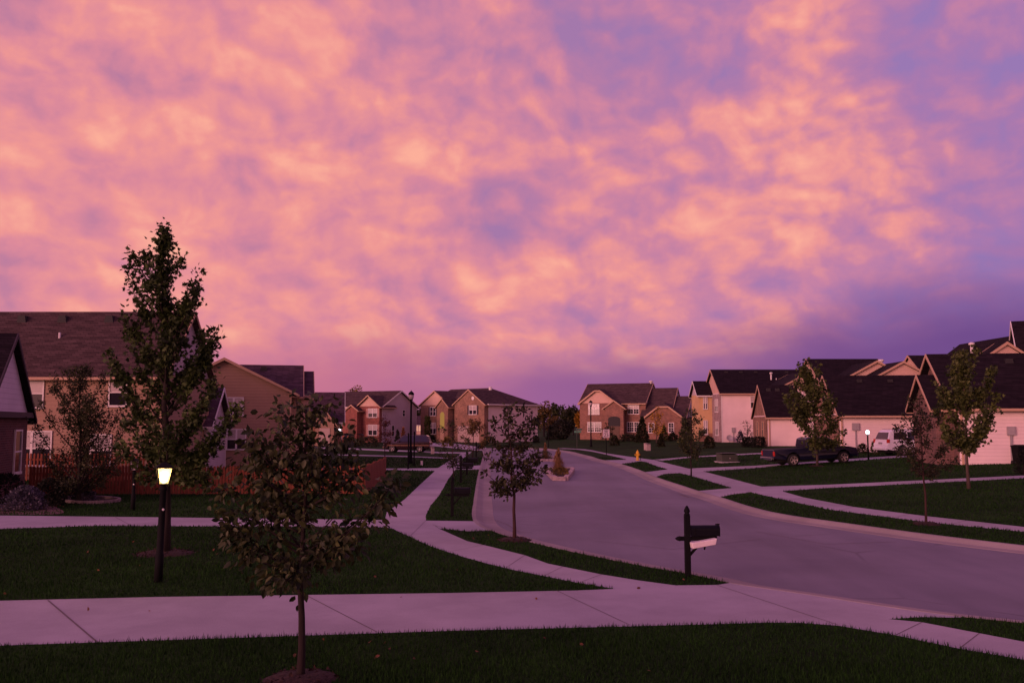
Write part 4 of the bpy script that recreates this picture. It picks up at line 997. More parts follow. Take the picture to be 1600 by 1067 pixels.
tree('maple_tree', 'green tree with one long low branch before the near garage wall', (1514, 763.5), (1503, 548),
     [(1494, 551), (1484, 562), (1471, 600), (1541, 580), (1548, 598), (1557, 621), (1551, 651), (1468, 642), (1472, 671), (1522, 694), (1518, 571), (1484, 690), (1530, 612), (1476, 622), (1500, 600), (1538, 664), (1505, 650), (1500, 690)],
     6200, .125, 'leaf_green', bm='bark_light', trunk_r=.065, fork=(1510, 706), up=1.2, twig=.42, infill=20, seed=8, shape='maple')
tree('young_tree', 'dark reddish young tree in the right verge in front of the white minivan', (1447, 819), (1436, 618),
     [(1426, 624), (1405, 653), (1395, 668), (1412, 684), (1423, 727), (1462, 731), (1496, 718), (1494, 682), (1468, 648), (1447, 640), (1400, 700), (1480, 700), (1440, 690)],
     2300, .075, 'leaf_red', bm='bark_red', trunk_r=.03, fork=(1443, 740), up=.7, twig=.28, infill=12, ring_=.4, seed=9)
tree('young_tree', 'slender young tree in the verge left of the green utility box', (1080, 744.5), (1081, 638),
     [(1068, 656), (1092, 652), (1064, 676), (1098, 672), (1066, 696), (1096, 694), (1075, 645), (1088, 645), (1072, 706), (1090, 706)],
     2000, .11, 'leaf_olive', bm='bark', trunk_r=.04, fork=(1080, 716), up=.9, twig=.35, infill=10, seed=10, shape='d')
tree('young_tree', 'small open tree behind the nearest left hand mailbox', (708, 750), (707, 655),
     [(690, 668), (725, 665), (684, 690), (731, 688), (688, 708), (728, 712), (697, 720), (718, 724), (700, 662)],
     1100, .095, 'leaf_olive', bm='bark_red', trunk_r=.028, fork=(708, 726), up=.5, twig=.3, infill=8, seed=11, shape='d')
tree('young_tree', 'yellowish small tree in front of the brown brick garage door', (739, 717), (741, 655),
     [(726, 664), (757, 664), (722, 682), (761, 682), (727, 696), (756, 696), (732, 656), (750, 658)],
     1300, .13, 'leaf_yellowgreen', bm='bark_red', trunk_r=.04, fork=(739, 704), up=.6, twig=.5, infill=8, seed=12, shape='d')
tree('young_tree', 'thin rust coloured tree before the grey side of the red brick house', (601.5, 717), (602, 648),
     [(596, 656), (608, 658), (594, 672), (611, 674), (596, 686), (610, 688)],
     700, .12, 'leaf_rust', bm='bark_light', trunk_r=.035, fork=(601.5, 697), up=1., twig=.35, infill=5, seed=13, shape='d')
tree('young_tree', 'yellow leaved tree in front of the brick garage wing', (1026, 692), (1027, 636),
     [(1019, 648), (1034, 648), (1017, 662), (1036, 662), (1021, 672), (1033, 674)],
     700, .18, 'leaf_yellow', bm='bark_light', trunk_r=.06, fork=(1026, 682), up=1.2, twig=.5, infill=5, seed=14, shape='d')
tree('bare_shrub', 'thin greyish sapling against the pale house wall', (1168, 692), (1168, 657),
     [(1160, 664), (1176, 664), (1158, 674), (1178, 674), (1163, 660), (1173, 680)],
     260, .13, 'leaf_dark', bm='bark', trunk_r=.05, fork=(1168, 688), up=1., twig=.5, infill=4, seed=15, shape='d', cat='sapling', group=None)
tree('young_tree', 'bushy small tree at the entrance of the long brick house', (947, 689), (948, 660), [(941, 668), (956, 668), (940, 678), (957, 678)],
     500, .2, 'leaf_dark', trunk_r=.05, fork=(947, 685), up=1., twig=.5, infill=5, seed=16, shape='d')

def crown_mass(cen, rad, n_, r0, clumps=9):
    cs = []
    for _ in range(clumps):
        a = r0.uniform(0, 6.283); u_ = r0.uniform(-1, 1); q = r0.uniform(.35, .8); s_ = math.sqrt(1 - u_ * u_)
        cs.append((cen[0] + rad[0] * q * s_ * math.cos(a), cen[1] + rad[1] * q * s_ * math.sin(a), cen[2] + rad[2] * q * u_, r0.uniform(.28, .5)))
    P_ = []; D_ = []
    for _ in range(n_):
        c = r0.choice(cs); g = Vector((r0.gauss(0, 1), r0.gauss(0, 1), r0.gauss(0, 1))).normalized() * r0.uniform(.5, 1.05) * c[3]
        P_.append((c[0] + g.x * rad[0], c[1] + g.y * rad[1], c[2] + g.z * rad[2])); D_.append(tuple(g))
    return np.array(P_), np.array(D_)
def far_tree(label, px, Y, ytop, wpx, lm, n_=700, kind='round', base=0., name='background_tree', group='background trees', leaf=None, ybot=None, cat='tree', seed=1, trunk=True):
    r0 = random.Random(seed * 13 + int(px)); X = X_at(px, Y); z = terrain(X, Y) if base is None else base
    H = Z_at(ytop, Y) - z; rx = wpx / 2 * Y / FPX; e = empty(name, (X, Y, z), 0, label, cat, group)
    leaf = leaf or Y / 1400 * 3.2
    if kind == 'round':
        zb = H * .18; P_, D_ = crown_mass((0, 0, (H + zb) / 2), (rx, rx, (H - zb) / 2), n_, r0)
        if trunk: MB().path([(0, 0, -.2), (0, 0, H * .3), (rx * .1, 0, H * .7)], [H * .025, H * .02, .02], 7).build('trunk', 'bark', e)
    else:
        P_ = []; D_ = []
        for _ in range(n_):
            f = r0.random() ** 1.5 ; a = r0.uniform(0, 6.283); tier = 1 + .16 * math.sin(f * 38)
            q = rx * ((1 - f) if kind == 'cone' else math.sqrt(max(0, 1 - (2 * f - 1) ** 2 * .97))) * r0.uniform(.7, 1.05) * tier
            P_.append((q * math.cos(a), q * math.sin(a), .06 * H + f * H * .94)); D_.append((math.cos(a), math.sin(a), -.1 if kind == 'cone' else .3))
        P_ = np.array(P_); D_ = np.array(D_)
        if trunk: MB().path([(0, 0, -.2), (0, 0, H * .9)], [rx * .08 + .02, .01], 6).build('trunk', 'bark', e)
    leaves('crown', P_, D_, leaf, lm, e, 'd' if kind == 'round' else 'needle' if False else 'd', .1); return e
far_tree('round pale crown rising behind the roof of the red brick house', 557, 175, 598, 50, 'leaf_yellowgreen', 1800, seed=2)
far_tree('dark broad crown behind the gap between red and brown brick houses', 652, 200, 626, 46, 'leaf_dark', 1500, seed=3)
for i, (px, Y, yt, wd, m_, lb) in enumerate([
    (850, 165, 621, 30, 'leaf_yellowgreen', 'tall yellow-green tree beside the pale wall of the brown brick house'),
    (867, 180, 626, 28, 'leaf_olive', 'olive tree second right of the pale side wall, far behind the street'),
    (884, 190, 641, 30, 'leaf_olive', 'dark rounded tree in the middle of the far tree gap'),
    (896, 175, 631, 22, 'leaf_dark', 'dark tall tree left of the long brick house'),
    (905, 165, 641, 14, 'leaf_yellow', 'small yellow tree touching the left corner of the long brick house'),
    (866, 150, 652, 26, 'leaf_yellowgreen', 'low rust brown tree in front of the far tree gap'),
    (888, 152, 655, 22, 'leaf_olive', 'low olive tree behind the dark spruce'),
    (1090, 150, 650, 34, 'leaf_olive', 'olive tree behind the right end of the brick garage wing'),
    (1075, 170, 655, 26, 'leaf_dark', 'dark tree peeping over the end of the brick garage wing')]):
    far_tree(lb, px, Y, yt, wd, m_, 1300, seed=20 + i, base=.3)
far_tree('dark blue spruce standing alone on the lawn before the far trees', 877, 132, 656, 25, 'needle_dark', 1500, 'dome', base=.3, name='spruce_tree', seed=40)
far_tree('small dark spruce left of the big one on the far lawn', 861, 136, 664, 12, 'needle_dark', 700, 'cone', base=.3, name='spruce_tree', seed=41)
far_tree('dark conifer in front of the right ground floor windows of the long brick house', 1003, 112, 652, 20, 'leaf_dark', 1600, 'cone', base=.4, name='conifer_tree', seed=42)
def shrub(label, px, py, ytop, wpx, lm, n_=500, kind='dome', name='shrub', leaf=None, seed=1, group='garden shrubs'):
    B = G(px, py); H = Z_at(ytop, B.y) - B.z; r0 = random.Random(seed * 31 + int(px)); rx = wpx / 2 * B.y / FPX
    e = empty(name, B, 0, label, 'shrub', group); leaf = leaf or max(.05, B.y / 1400 * 3)
    P_ = []; D_ = []
    for _ in range(n_):
        a = r0.uniform(0, 6.283); f = r0.random()
        if kind == 'dome': q = math.sqrt(max(0, 1 - f * f)) * (1 if f > .15 else .9)
        elif kind == 'cone': q = (1 - f) ** .8
        else: q = 1.0 if f < .85 else .8
        lump = 1 + .14 * math.sin(a * 5 + f * 6) + .1 * math.sin(a * 11); g = r0.uniform(.55, 1.05) * lump
        P_.append((q * rx * g * math.cos(a), q * rx * g * math.sin(a), H * (f * (.9 + .12 * lump)))); D_.append((q * math.cos(a), q * math.sin(a), f + .2))
    leaves('foliage', np.array(P_), np.array(D_), leaf, lm, e, 'd', 0.)
    MB().path([(0, 0, -.05), (0, 0, H * .6)], [.03 + rx * .06, .01], 5).build('stem', 'bark', e); CLEAR.append(((B.x, B.y), rx * .8)); return e
shrub('blue-grey globe spruce on the gravel bed at left', 38, 797, 762, 56, 'needle_blue', 2600, leaf=.085, name='globe_spruce', seed=1, group=None)
shrub('dark green shrub right of the blue-grey globe spruce', 75, 790, 750, 44, 'needle_dark', 1500, leaf=.09, seed=2)
shrub('dark shrub under the corner of the dark brick house', 8, 786, 742, 60, 'needle_dark', 1500, leaf=.09, seed=3)
shrub('dark low shrub beside the foot of the reddish ornamental tree', 104, 782, 748, 40, 'needle_dark', 1200, leaf=.09, seed=4)
shrub('small spiky pale plant on the round bed under the ornamental tree', 137, 784, 768, 22, 'needle_blue', 300, leaf=.12, seed=5)
shrub('round dark shrub on the lawn in front of the long brick house', 960, 696, 682, 13, 'leaf_dark', 500, seed=6)
shrub('upright dark cone shrub on the lawn right of the yellow tree', 1033, 698, 680, 10, 'leaf_dark', 500, 'cone', seed=7)
shrub('rounded green shrub against the brick garage wing wall', 1038, 689, 667, 12, 'leaf_green', 500, 'cone', seed=8)
shrub('reddish shrub under the right window of the brick garage wing', 1051, 689, 678, 14, 'leaf_red', 400, seed=9)
shrub('low dark hedge under the right windows of the long brick house', 982, 690, 680, 22, 'leaf_dark', 500, 'box', seed=10)
shrub('flowering green bush at the end of the brick garage wing', 1072, 698, 668, 22, 'leaf_green', 800, seed=11)
shrub('clipped dark hedge between the pale house and white garage', 1170, 698, 684.5, 18, 'needle_dark', 700, 'box', seed=12)
shrub('taller clipped hedge touching the brick side of the white garage', 1186, 699, 684, 18, 'needle_dark', 700, 'box', seed=13)
shrub('blue-green bush below the meter on the pale house wall', 1157, 692, 676, 9, 'needle_blue', 250, seed=14)
shrub('low bush at the foot of the wide white garage wall', 1348, 708, 695, 16, 'leaf_dark', 350, seed=15)
shrub('small green bush beside the rear of the white minivan', 1368, 710, 690, 12, 'leaf_green', 350, seed=16)
shrub('small thin shrub at the foot of the near garage wall', 1528, 716, 705, 18, 'leaf_red', 350, seed=17)
shrub('dark upright yew in front of the grey side wall', 621, 697, 674, 7, 'needle_dark', 400, 'cone', seed=18)
shrub('orange brown little cone shrub on the lawn by the grey side wall', 630, 696, 670, 7, 'leaf_rust', 350, 'cone', seed=19)
shrub('tall narrow dark shrub at left corner of the brown brick house', 668, 690, 652, 7, 'leaf_green', 600, 'box', seed=20)
shrub('round black-green ball shrub under brown brick house window', 676, 691, 682, 7, 'needle_dark', 300, seed=21)
shrub('dark hedge along the front of the red brick house', 575, 698, 684, 30, 'leaf_dark', 600, 'box', seed=22)
shrub('pale bushy plant at left end of the red brick house hedge', 548, 698, 684, 22, 'leaf_dark', 500, seed=23)
shrub('yellow-green bush on the lawn before the arched window', 699, 697, 684, 16, 'leaf_yellowgreen', 400, seed=24)
shrub('dark shrub filling the bed before the brown garage', 765, 696, 684, 20, 'leaf_dark', 500, seed=25)
shrub('dark shrub at the foot of the pale side wall', 838, 692, 683, 8, 'needle_dark', 250, seed=26)
shrub('dark shrub beside the bay of the pale house', 1108, 700, 683, 16, 'leaf_dark', 500, seed=27)
shrub('black-green bush at right edge beside the near garage', 1600, 741, 706, 26, 'needle_dark', 900, seed=28, leaf=.09)

# distant wood that closes the horizon
cen = []; 
for _ in range(9000):
    x = rnd.uniform(-260, 260); y = rnd.uniform(262, 285); hh = (5.2 + 1.6 * math.sin(x * .13) + 1.1 * math.sin(x * .41 + 1)) ; cen.append((x, y, rnd.random() ** .6 * hh))
o = leaves('distant_wood', np.array(cen), rng.normal(0, 1, (9000, 3)), 1.6, 'leaf_dark', None, 'd', 0.); tag(o, 'dark line of distant woodland behind the houses', 'woodland', kind='stuff')

# ------------------------------------------------------------------ gravel and planting beds
def bed(name, px_pts, m, dz=.012, edge=None):
    pts_ = chaikin(GP(px_pts), 2); mb = MB(); v_ = [(p.x, p.y, terrain(p.x, p.y) + dz) for p in pts_]; mb.add(v_, [tuple(range(len(v_)))]); o = mb.build(name, m); tag(o, kind='structure')
    if edge:
        e_ = MB(); n_ = len(pts_)
        for i in range(n_):
            a, b = pts_[i], pts_[(i + 1) % n_]; e_.beam((a.x, a.y, .05), (b.x, b.y, .05), .1, .12)
        tag(e_.build('bed_edging', edge), kind='structure')
    return pts_
bed('gravel_bed', [(-200, 790), (0, 790), (40, 787), (75, 788), (95, 795), (103, 803), (60, 804.5), (0, 803.5), (-200, 806)], 'gravel')
bed('mulch_bed', [(88, 781.5), (110, 778.5), (150, 778), (185, 781), (188, 784), (160, 787), (115, 787)], 'mulch', edge='edging')

# ------------------------------------------------------------------ lamps, posts, signs
def yard_lamp(px, py, ytop, label, lit, group=None, power=8, ref=None):
    B = G(px, py); H = Z_at(ytop, B.y) - B.z; e = empty('yard_lamp', B, 0, label, 'lamp post', group)
    hl = .42; zl = H - hl
    MB().lathe([(.075, -.1), (.075, .5), (.062, .52), (.056, zl - .12), (.075, zl - .1), (.075, zl - .05), (.045, zl - .03), (.045, zl)], 14).build('post', 'black_paint', e, smooth=True)
    MB().lathe([(.022, .0), (.022, .015), (.0, .02)], 10).rot(Matrix.Rotation(R(90), 4, 'X')).build('photocell', 'lamp_clear', e, loc=(.012, -.058, zl - .45))
    b0, b1 = .082, .128; z0, z1 = zl + .02, zl + .30
    fr = MB().box(-.09, .09, -.09, .09, zl, zl + .02)
    for sx in (-1, 1):
        for sy in (-1, 1): fr.beam((sx * b0, sy * b0, z0), (sx * b1, sy * b1, z1), .016, .016, up=(0, 1, 0))
    fr.box(-b1 - .01, b1 + .01, -b1 - .01, b1 + .01, z1, z1 + .018); fr.build('lantern_frame', 'black_paint', e)
    gl = MB()
    for sx, sy in ((1, 0), (-1, 0), (0, 1), (0, -1)):
        t_ = Vector((-sy, sx, 0)); o0 = Vector((sx, sy, 0)) * (b0 - .004); o1 = Vector((sx, sy, 0)) * (b1 - .004)
        gl.add([o0 - t_ * b0 + Vector((0, 0, z0)), o0 + t_ * b0 + Vector((0, 0, z0)), o1 + t_ * b1 + Vector((0, 0, z1)), o1 - t_ * b1 + Vector((0, 0, z1))], [(0, 1, 2, 3)])
    gl.build('lantern_glass', 'lantern_glow' if lit else 'frosted', e)
    MB().add([(-b1 - .03, -b1 - .03, z1 + .018), (b1 + .03, -b1 - .03, z1 + .018), (b1 + .03, b1 + .03, z1 + .018), (-b1 - .03, b1 + .03, z1 + .018), (-.05, -.05, z1 + .10), (.05, -.05, z1 + .10), (.05, .05, z1 + .10), (-.05, .05, z1 + .10)],
             [(0, 1, 5, 4), (1, 2, 6, 5), (2, 3, 7, 6), (3, 0, 4, 7), (4, 5, 6, 7), (0, 3, 2, 1)]).lathe([(.015, z1 + .1), (.02, z1 + .12), (.0, z1 + .15)], 8).build('cap', 'black_paint', e)
    if lit:
        MB().lathe([(.02, zl + .03), (.062, zl + .06), (.07, zl + .12), (.045, zl + .18), (.01, zl + .22)], 12).build('bulb', 'bulb_warm', e, smooth=True)
        l = bpy.data.lights.new('lamp_light', 'POINT'); l.energy = power; l.color = (1., .66, .28); l.shadow_soft_size = .05; lo = bpy.data.objects.new('lamp_light', l); col.objects.link(lo); lo.parent = e; lo.location = (0, 0, zl + .20)
    CLEAR.append(((B.x, B.y), .09)); return e
# glowing textured glass: brighter towards the bulb
m = bpy.data.materials.new('lantern_glow'); m.use_nodes = True; tt = m.node_tree; tt.nodes.clear(); b = NB(tt)
trn = b.n('ShaderNodeBsdfTransparent'); trn.inputs[0].default_value = (1, .92, .75, 1); em = b.n('ShaderNodeEmission'); em.inputs[0].default_value = (1., .70, .30, 1); em.inputs[1].default_value = 1.6
gl_ = b.n('ShaderNodeBsdfTranslucent'); gl_.inputs[0].default_value = (.25, .19, .10, 1)
mx = b.n('ShaderNodeMixShader'); mx.inputs[0].default_value = .55; tt.links.new(trn.outputs[0], mx.inputs[1]); tt.links.new(gl_.outputs[0], mx.inputs[2])
ad = b.n('ShaderNodeAddShader'); em.inputs[1].default_value = .6; tt.links.new(mx.outputs[0], ad.inputs[0]); tt.links.new(em.outputs[0], ad.inputs[1]); tt.links.new(ad.outputs[0], b.n('ShaderNodeOutputMaterial').inputs[0]); MATS['lantern_glow'] = m
yl = yard_lamp(247, 909, 721, 'lit black yard lamp with glowing yellow lantern on the left lawn', True, power=90); yl.rotation_euler = (0, R(1.2), R(25))
yl = yard_lamp(207.5, 797, 715, 'unlit black yard lamp half hidden in leaves before the left fence', False, 'yard lamps'); yl.rotation_euler = (0, 0, R(10))
# globe yard lamp by the minivan
B = G(1357, 718); H = Z_at(674, B.y) - B.z; e = empty('globe_lamp', B, 0, 'bright round yard lamp on black post between pickup and minivan', 'lamp post')
MB().lathe([(.06, -.1), (.05, .3), (.045, H - .25), (.08, H - .22), (.08, H - .18)], 12).build('post', 'black_paint', e, smooth=True)
MB().lathe([(.05, H - .18), (.095, H - .13), (.115, H - .04), (.09, H + .04), (.02, H + .08)], 20).build('globe', 'lamp_cool', e, smooth=True)
l = bpy.data.lights.new('lamp_light', 'POINT'); l.energy = 12; l.color = (1, .85, .9); l.shadow_soft_size = .15; lo = bpy.data.objects.new('lamp_light', l); col.objects.link(lo); lo.parent = e; lo.location = (0, -.22, H)
def street_lamp(px, py, ytop, label):
    B = G(px, py); H = Z_at(ytop, B.y) - B.z; e = empty('street_lamp', B, 0, label, 'street lamp', 'tall street lamps')
    MB().lathe([(.16, -.1), (.16, .25), (.13, .3), (.11, .8), (.075, .95), (.06, H - .85), (.09, H - .82), (.06, H - .75)], 14).build('pole', 'black_paint', e, smooth=True)
    MB().lathe([(.07, H - .75), (.13, H - .70), (.13, H - .66), (.06, H - .64)], 14).build('collar', 'black_paint', e)
    MB().lathe([(.10, H - .66), (.17, H - .55), (.20, H - .40), (.18, H - .30), (.05, H - .26)], 16).build('globe', 'frosted', e, smooth=True)
    MB().lathe([(.21, H - .31), (.22, H - .27), (.17, H - .16), (.08, H - .08), (.03, H - .05), (.03, H), (.0, H + .02)], 16).build('lamp_cap', 'black_paint', e, smooth=True)
street_lamp(641.5, 724, 610, 'tall black street lamp left of the brown brick house')
street_lamp(923.5, 698, 625, 'tall black street lamp in front of the long brick house')
def slim_post(px, py, ytop, label):
    B = G(px, py); H = Z_at(ytop, B.y) - B.z; e = empty('slim_post', B, 0, label, 'post', 'slim black posts')
    MB().lathe([(.045, -.1), (.045, H - .1), (.055, H - .08), (.055, H - .05), (.02, H)], 10).build('shaft', 'black_paint', e); MB().lathe([(.07, 0), (.07, .08), (.05, .1)], 10).build('foot', 'black_paint', e)
slim_post(637.8, 732.5, 676, 'left slim black post beside the tall lamp, standing on the crossing sidewalk')
slim_post(647, 728, 674, 'right slim black post just right of the tall lamp')
slim_post(857, 699.5, 670, 'lone slim black post at the far bend of the street')
def text(s_, size, parent, loc, m, name='lettering', rot=(R(90), 0, 0)):
    c = bpy.data.curves.new(name, 'FONT'); c.body = s_; c.size = size; c.align_x = 'CENTER'; c.align_y = 'CENTER'; c.extrude = .001; c.offset = .004; c.materials.append(MATS[m])
    t0 = bpy.data.objects.new(name, c); col.objects.link(t0); bpy.context.view_layer.update(); me = bpy.data.meshes.new_from_object(t0.evaluated_get(bpy.context.evaluated_depsgraph_get())); bpy.data.objects.remove(t0)
    me.materials.clear(); me.materials.append(MATS[m]); o = bpy.data.objects.new(name, me); col.objects.link(o); o.parent = parent; o.location = loc; o.rotation_euler = rot
B = G(947.5, 711); e = empty('speed_limit_sign', B, R(-2), 'white speed limit 25 sign on a dark post in the far right verge', 'road sign')
z1 = Z_at(670.7, B.y) - B.z; z0 = Z_at(683.8, B.y) - B.z; hw = 5.3 * B.y / FPX
MB().box(-.03, .03, -.02, .02, -.1, z1 - .05).build('post', 'black_paint', e)
pl = MB().box(-hw, hw, -.03, -.022, z0, z1).build('sign_plate', 'sign_white', e, bevel=.003)
bd = MB(); q = .035
bd.box(-hw + q, hw - q, -.033, -.0305, z1 - q - .016, z1 - q).box(-hw + q, hw - q, -.033, -.0305, z0 + q, z0 + q + .016).box(-hw + q, -hw + q + .016, -.033, -.0305, z0 + q, z1 - q).box(hw - q - .016, hw - q, -.033, -.0305, z0 + q, z1 - q).build('border', 'sign_black', pl)
zc = (z0 + z1) / 2; hh = z1 - z0
text('SPEED', .13, pl, (0, -.034, z1 - hh * .19), 'sign_black'); text('LIMIT', .13, pl, (0, -.034, z1 - hh * .36), 'sign_black'); text('25', .44, pl, (0, -.034, z0 + hh * .31), 'sign_black')
B = G(901.5, 701); e = empty('street_name_sign', B, R(20), 'green street name sign on a thin pole at the far sidewalk', 'street sign')
z1 = Z_at(668, B.y) - B.z; MB().lathe([(.035, -.1), (.035, z1)], 8).build('pole', 'green_metal', e)
MB().box(-.1, .62, -.012, .012, z1 - .3, z1 - .1).build('name_plate', 'sign_green', e); MB().box(-.012, .012, -.5, .3, z1 - .55, z1 - .35).rot(Matrix.Rotation(R(50), 4, 'Z')).build('name_plate', 'sign_green', e)
MB().box(-.06, .58, -.016, -.0125, z1 - .12, z1 - .105).box(-.06, .58, -.016, -.0125, z1 - .295, z1 - .28).build('plate_border', 'sign_white', e)

# hydrant
B = G(996.3, 719); H = .80; e = empty('fire_hydrant', B, R(10), 'yellow fire hydrant on the verge beside the right sidewalk', 'fire hydrant')
MB().lathe([(.15, 0), (.15, .05), (.10, .06), (.10, .5), (.14, .52), (.14, .56), (.11, .58), (.10, .66), (.05, .72), (.03, .73), (.03, .79), (.0, .8)], 14).build('barrel', 'hydrant_yellow', e, smooth=True)
for a, r_, ln in ((0, .055, .20), (180, .055, .20), (-90, .075, .21)):
    MB().lathe([(r_, .08), (r_, ln - .03), (r_ * 1.25, ln - .03), (r_ * 1.25, ln), (r_ * .4, ln + .03)], 10).rot(Matrix.Rotation(R(90), 4, 'Y')).rot(Matrix.Rotation(R(a), 4, 'Z')).build('nozzle', 'hydrant_yellow', e, loc=(0, 0, .42), smooth=True)
MB().box(-.02, .02, -.02, .02, -.2, .55).build('marker_stake', 'black_paint', e, loc=(.2, -.1, 0))

def cabinet(px, py, ytop, wpx, m, label, dep=.5, pad=True, rz=10, name='utility_cabinet', door=True):
    B = G(px, py); H = Z_at(ytop, B.y) - B.z; W = wpx * B.y / FPX; e = empty(name, B, R(rz), label, 'utility box')
    if pad: MB().box(-W * .58, W * .58, -dep * .65, dep * .65, -.05, .06).build('pad', 'concrete', e)
    z = .06 if pad else 0
    MB().prism([(-dep / 2, z), (dep / 2, z), (dep / 2, H), (-dep / 2, H - .08)], 'x', -W / 2, W / 2).build('housing', m, e, bevel=.02)
    if door:
        MB().box(-W * .44, -.01, -dep / 2 - .015, -dep / 2 - .002, z + .05, H - .14).box(.01, W * .44, -dep / 2 - .015, -dep / 2 - .002, z + .05, H - .14).build('door', m, e)
        MB().box(-.03, .03, -dep / 2 - .03, -dep / 2 - .016, H * .4, H * .55).build('latch', 'grey_metal', e)
    MB().box(-W * .52, W * .52, -dep * .54, dep * .54, H - .0, H + .03).build('lid', m, e, bevel=.01)
cabinet(1136, 722, 708, 26, 'green_metal', 'dark green transformer box on a pale pad on the right lawn', dep=1.0)
cabinet(1013, 704, 693.5, 6, 'beige_metal', 'beige utility pedestal on the lawn behind the yellow hydrant', dep=.4, pad=False, door=False, name='utility_pedestal')
cabinet(1009, 703, 692.5, 4, 'beige_metal', 'narrow grey pedestal leaning beside the beige one', dep=.3, pad=False, door=False, name='utility_pedestal', rz=30)
cabinet(659, 727, 720.5, 3.4, 'white_plastic', 'tiny white utility pedestal on the lawn right of the two slim posts', dep=.15, pad=False, door=False, name='utility_pedestal')
cabinet(676, 709, 699, 5, 'beige_metal', 'pinkish utility pedestal behind the dark car', dep=.3, pad=False, door=False, name='utility_pedestal')

# ------------------------------------------------------------------ mailboxes
def mailbox(px, py, ytop, label, paper=False, rz=0., sc_=None):
    B = G(px, py); H = (Z_at(ytop, B.y) - B.z) if sc_ is None else sc_; k = H / 1.35
    e = empty('mailbox', B, R(rz), label, 'mailbox', 'black mailboxes on posts')
    r_ = .052 * k
    MB().box(-r_, r_, -r_, r_, -.1, H - .18 * k).build('post', 'black_paint', e, bevel=.006)
    MB().lathe([(.05 * k, H - .18 * k), (.062 * k, H - .165 * k), (.04 * k, H - .15 * k), (.062 * k, H - .11 * k), (.055 * k, H - .08 * k), (.02 * k, H - .01 * k), (.0, H)], 4 if False else 12).build('finial', 'black_paint', e, smooth=True)
    za = H - .62 * k
    MB().box(-.15 * k, .58 * k, -.03 * k, .03 * k, za - .05 * k, za + .03 * k).build('arm', 'black_paint', e)
    c = MB().lathe([(.0, -.12 * k), (.036 * k, -.07 * k), (.05 * k, -.02 * k), (.035 * k, .02 * k)], 10).rot(Matrix.Rotation(R(90), 4, 'Y')).build('arm_finial', 'black_paint', e, loc=(-.13 * k, 0, za - .01 * k), smooth=True)
    MB().beam((.03 * k, 0, za - .34 * k), (.30 * k, 0, za - .05 * k), .045 * k, .05 * k, up=(0, 1, 0)).build('brace', 'black_paint', e)
    # box: arched tunnel along x
    w2 = .085 * k; zb = za + .04 * k; hs = .12 * k
    prof = [(-w2, zb), (w2, zb), (w2, zb + hs)] + [(w2 * math.cos(a), zb + hs + w2 * math.sin(a)) for a in [math.pi * i / 10 for i in range(1, 10)]] + [(-w2, zb + hs)]
    bx_ = MB().prism(prof, 'x', .07 * k, .60 * k).build('box', 'box_black', e)
    c2 = (zb + hs * .6); pr2 = [(y * 1.07, c2 + (z - c2) * 1.06) for y, z in prof]
    d_ = MB().prism(pr2, 'x', .60 * k, .625 * k).build('door', 'box_black', e); MB().box(.56 * k, .64 * k, -.012, .012, zb + hs + w2 * 1.05, zb + hs + w2 * 1.05 + .02 * k).build('latch', 'box_black', d_)
    MB().box(.12 * k, .15 * k, -w2 - .012, -w2 - .004, zb + .02 * k, zb + .16 * k).build('flag', 'tail_red' if False else 'black_paint', e)
    CLEAR.append(((B.x, B.y), .07)); return e, k, za
e, k, za = mailbox(1075, 900, 789.5, 'nearest black mailbox with a white newspaper box hung below it, beside the street', rz=4)
M = Matrix.Rotation(R(-9), 4, 'Y')
nb_ = MB().add([(-.24, -.075, -.055), (.21, -.075, -.055), (.21, .075, -.055), (-.24, .075, -.055), (-.24, -.075, .055), (.26, -.075, .055), (.26, .075, .055), (-.24, .075, .055)], [(0,3,2,1),(4,5,6,7),(0,1,5,4),(1,2,6,5),(2,3,7,6),(3,0,4,7)]).build('newspaper_box', 'white_plastic', e, bevel=.012)
nb_.location = (.27, -.14, za - .085); nb_.rotation_euler = (0, R(-9), R(3)); nb_['label'] = 'tilted white plastic newspaper box'
MB().path([(.3, -.1, za - .2), (.33, -.03, za - .14)], .018, 6).build('bracket', 'black_paint', e)
mailbox(706.5, 806.5, 744, 'black mailbox nearest to us in the left verge row')
mailbox(720, 754, 724, 'second black mailbox of the left verge row, behind the nearest one', sc_=1.32)
mailbox(729.5, 742, 717, 'third black mailbox of the left verge row, at the crossing walk', sc_=1.32)
mailbox(744, 714, 693, 'farthest black mailbox of the left verge row, near the brown brick garage', sc_=1.32)

# ------------------------------------------------------------------ planted islands in the street
def island(pxs, label, plume_px, y0, y1, seed, small=False):
    pts_ = [Vector((G_(a, b_).x, G_(a, b_).y)) for a, b_ in pxs]; c = sum(pts_, Vector((0, 0))) / len(pts_)
    e = empty('planted_island', (c.x, c.y, -.10), 0, label, 'planter', 'planted islands in the street')
    L = [p - c for p in pts_]; n_ = len(L); st = MB()
    for i in range(n_):
        a, b_ = L[i], L[(i + 1) % n_]; ln = (b_ - a).length; kk = max(1, int(ln / .38))
        for j in range(kk):
            p = a.lerp(b_, (j + .04) / kk); q = a.lerp(b_, (j + .96) / kk); hh = rnd.uniform(.19, .22)
            st.beam((p.x, p.y, hh / 2), (q.x, q.y, hh / 2), .24, hh)
    st.build('stone_border', 'stone', e)
    MB().add([(p.x * .97, p.y * .97, .15) for p in L], [tuple(range(n_))]).build('soil', 'mulch', e); return e, c
def G_(px, py):
    r = ray(px, py); t = (-.02 - CAMH) / r.z; return Vector((r.x * t, r.y * t, 0))
